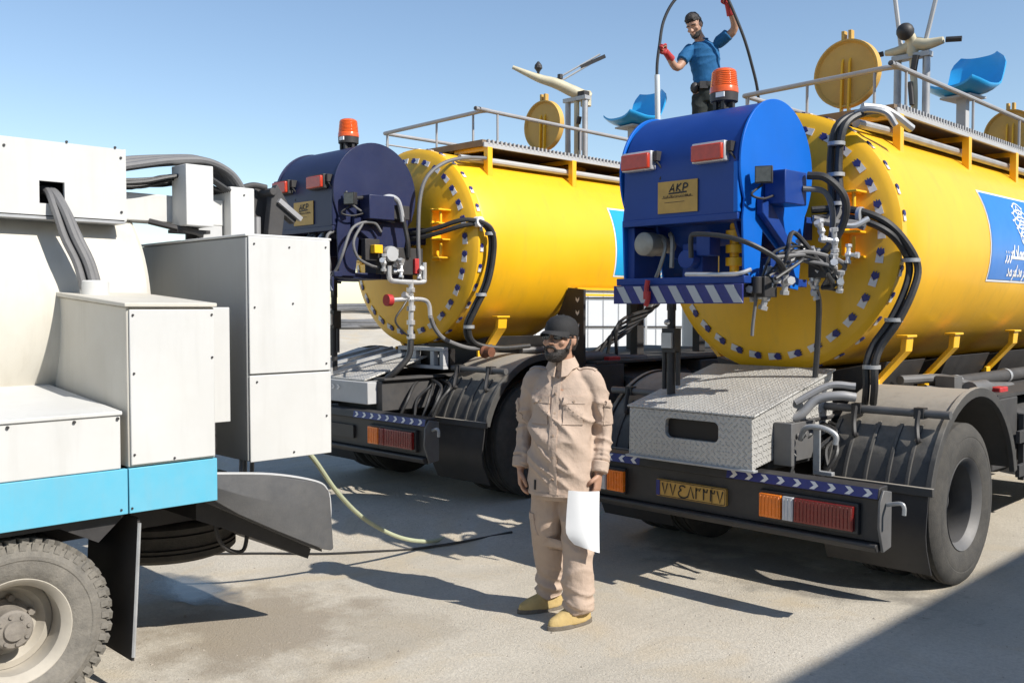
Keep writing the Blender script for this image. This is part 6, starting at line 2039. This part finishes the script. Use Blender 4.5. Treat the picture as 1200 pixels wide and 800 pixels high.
wt = obj_from(fuse(tr, 0.009, 2, 0.5, wr_tr), 'trousers', m_dtrou, wk)
MB().lathe([(0.150, 0.965), (0.157, 0.965), (0.157, 1.005), (0.150, 1.005)], (0.05, 0, 0), 'z', 30, closed=True).build('belt', m_black, wt)
g = MB()
g.sphere((-0.11, -0.07, 0.95), 0.055, 12, sc=(0.9, 0.7, 1.2))
g.box(-0.06, 0.03, -0.15, -0.105, 0.93, 1.01)
g.build('belt_pouch', m_black, wt)
for s in (-1, 1):
    f = loft([(0.0, 0, -0.06, 0.05, 0.145), (0.03, 0, -0.06, 0.05, 0.145), (0.06, 0, -0.045, 0.047, 0.125), (0.10, 0, 0.0, 0.046, 0.07), (0.14, 0, 0.01, 0.045, 0.06)], 18)
    f.v = [(v[0] + 0.05 + s * 0.12, v[1] + 0.01, v[2]) for v in f.v]
    obj_from(fuse([f], 0.008, 2), 'boot', m_black, wk)
for w_, el, hh in ((w_wrR, w_elR, hR), (w_wrL, w_elL, hL)):
    w_, el = Vector(w_), Vector(el)
    gp = hand_parts(w_, hh['d'], hh['across'], hh['palm'], 1.16, 0.85, grip=True)
    gp.append(limb([w_.lerp(el, -0.08), w_.lerp(el, 0.2), w_.lerp(el, 0.45)], [0.038, 0.041, 0.048], 14, 3))
    obj_from(fuse(gp, 0.006, 2), 'glove', m_glove, wk)
hr_ = [xfm(loft([(-0.05, 0, 0.055, 0.055, 0.045), (-0.01, 0, 0.042, 0.080, 0.072), (0.03, 0, 0.032, 0.084, 0.080), (0.065, 0, 0.014, 0.082, 0.100), (0.10, 0, 0.008, 0.074, 0.096), (0.130, 0, 0.0, 0.056, 0.078), (0.150, 0, -0.005, 0.026, 0.04)], 22), WM),
       xfm(MB().tube([(-0.05, -0.062, 0.088), (0, -0.078, 0.098), (0.05, -0.062, 0.088)], [0.018, 0.022, 0.018], 10, 4), WM)]
obj_from(fuse(hr_, 0.006, 1, 0.5, lambda p: 0.006 * noise.noise(p * 45)), 'hair', m_hair, wk)
bd_ = [xfm(loft([(-0.055, 0, -0.022, 0.069, 0.066), (-0.08, 0, -0.028, 0.060, 0.069), (-0.105, 0, -0.045, 0.050, 0.064), (-0.127, 0, -0.052, 0.028, 0.040)], 20), WM)]
obj_from(fuse(bd_, 0.006, 2, 0.5, lambda p: 0.002 * noise.noise(p * 90)), 'beard', m_hair, wk)
g = MB()
for s in (-1, 1):
    g.tube([(s * 0.014, -0.092, 0.026), (s * 0.036, -0.088, 0.032), (s * 0.06, -0.068, 0.025)], 0.005, 6, 3)
xfm(g, WM).build('eyebrows', m_hair, wk)
# hose he lifts: figure-space points turned to the world
Mw = Matrix.Translation(wl) @ Matrix.Rotation(R(43), 4, 'Z')
hp = [(-0.575, -0.40, 0.98), (-0.572, -0.40, 1.15), (-0.548, -0.39, 1.345), (-0.50, -0.36, 1.62), (-0.38, -0.34, 1.85), (-0.20, -0.32, 1.985), (-0.02, -0.30, 2.03), (0.12, -0.29, 2.00), (0.20, -0.28, 1.92), (0.30, -0.26, 1.72), (0.42, -0.22, 1.45), (0.52, -0.15, 1.18), (0.60, -0.08, 0.92), (0.66, 0.05, 0.60)]
g = MB().tube([Mw @ Vector(p) for p in hp], 0.017, 10)
tag(g.build('suction_hose', m_hose), 'dark hose arched between the hands of the man on top', 'hose')
g = MB().tube([Mw @ Vector(p) for p in ((-0.573, -0.40, 1.02), (-0.57, -0.40, 0.9), (-0.56, -0.38, 0.5), (-0.55, -0.36, 0.12), (-0.5, -0.3, 0.03))], 0.030, 12)
tag(g.build('pale_pipe', MAT('pale_pipe', (0.62, 0.66, 0.68), 0.45, 0, 0.05, 5)), 'pale upright pipe joined to the dark hose beside the blue seat', 'pipe')
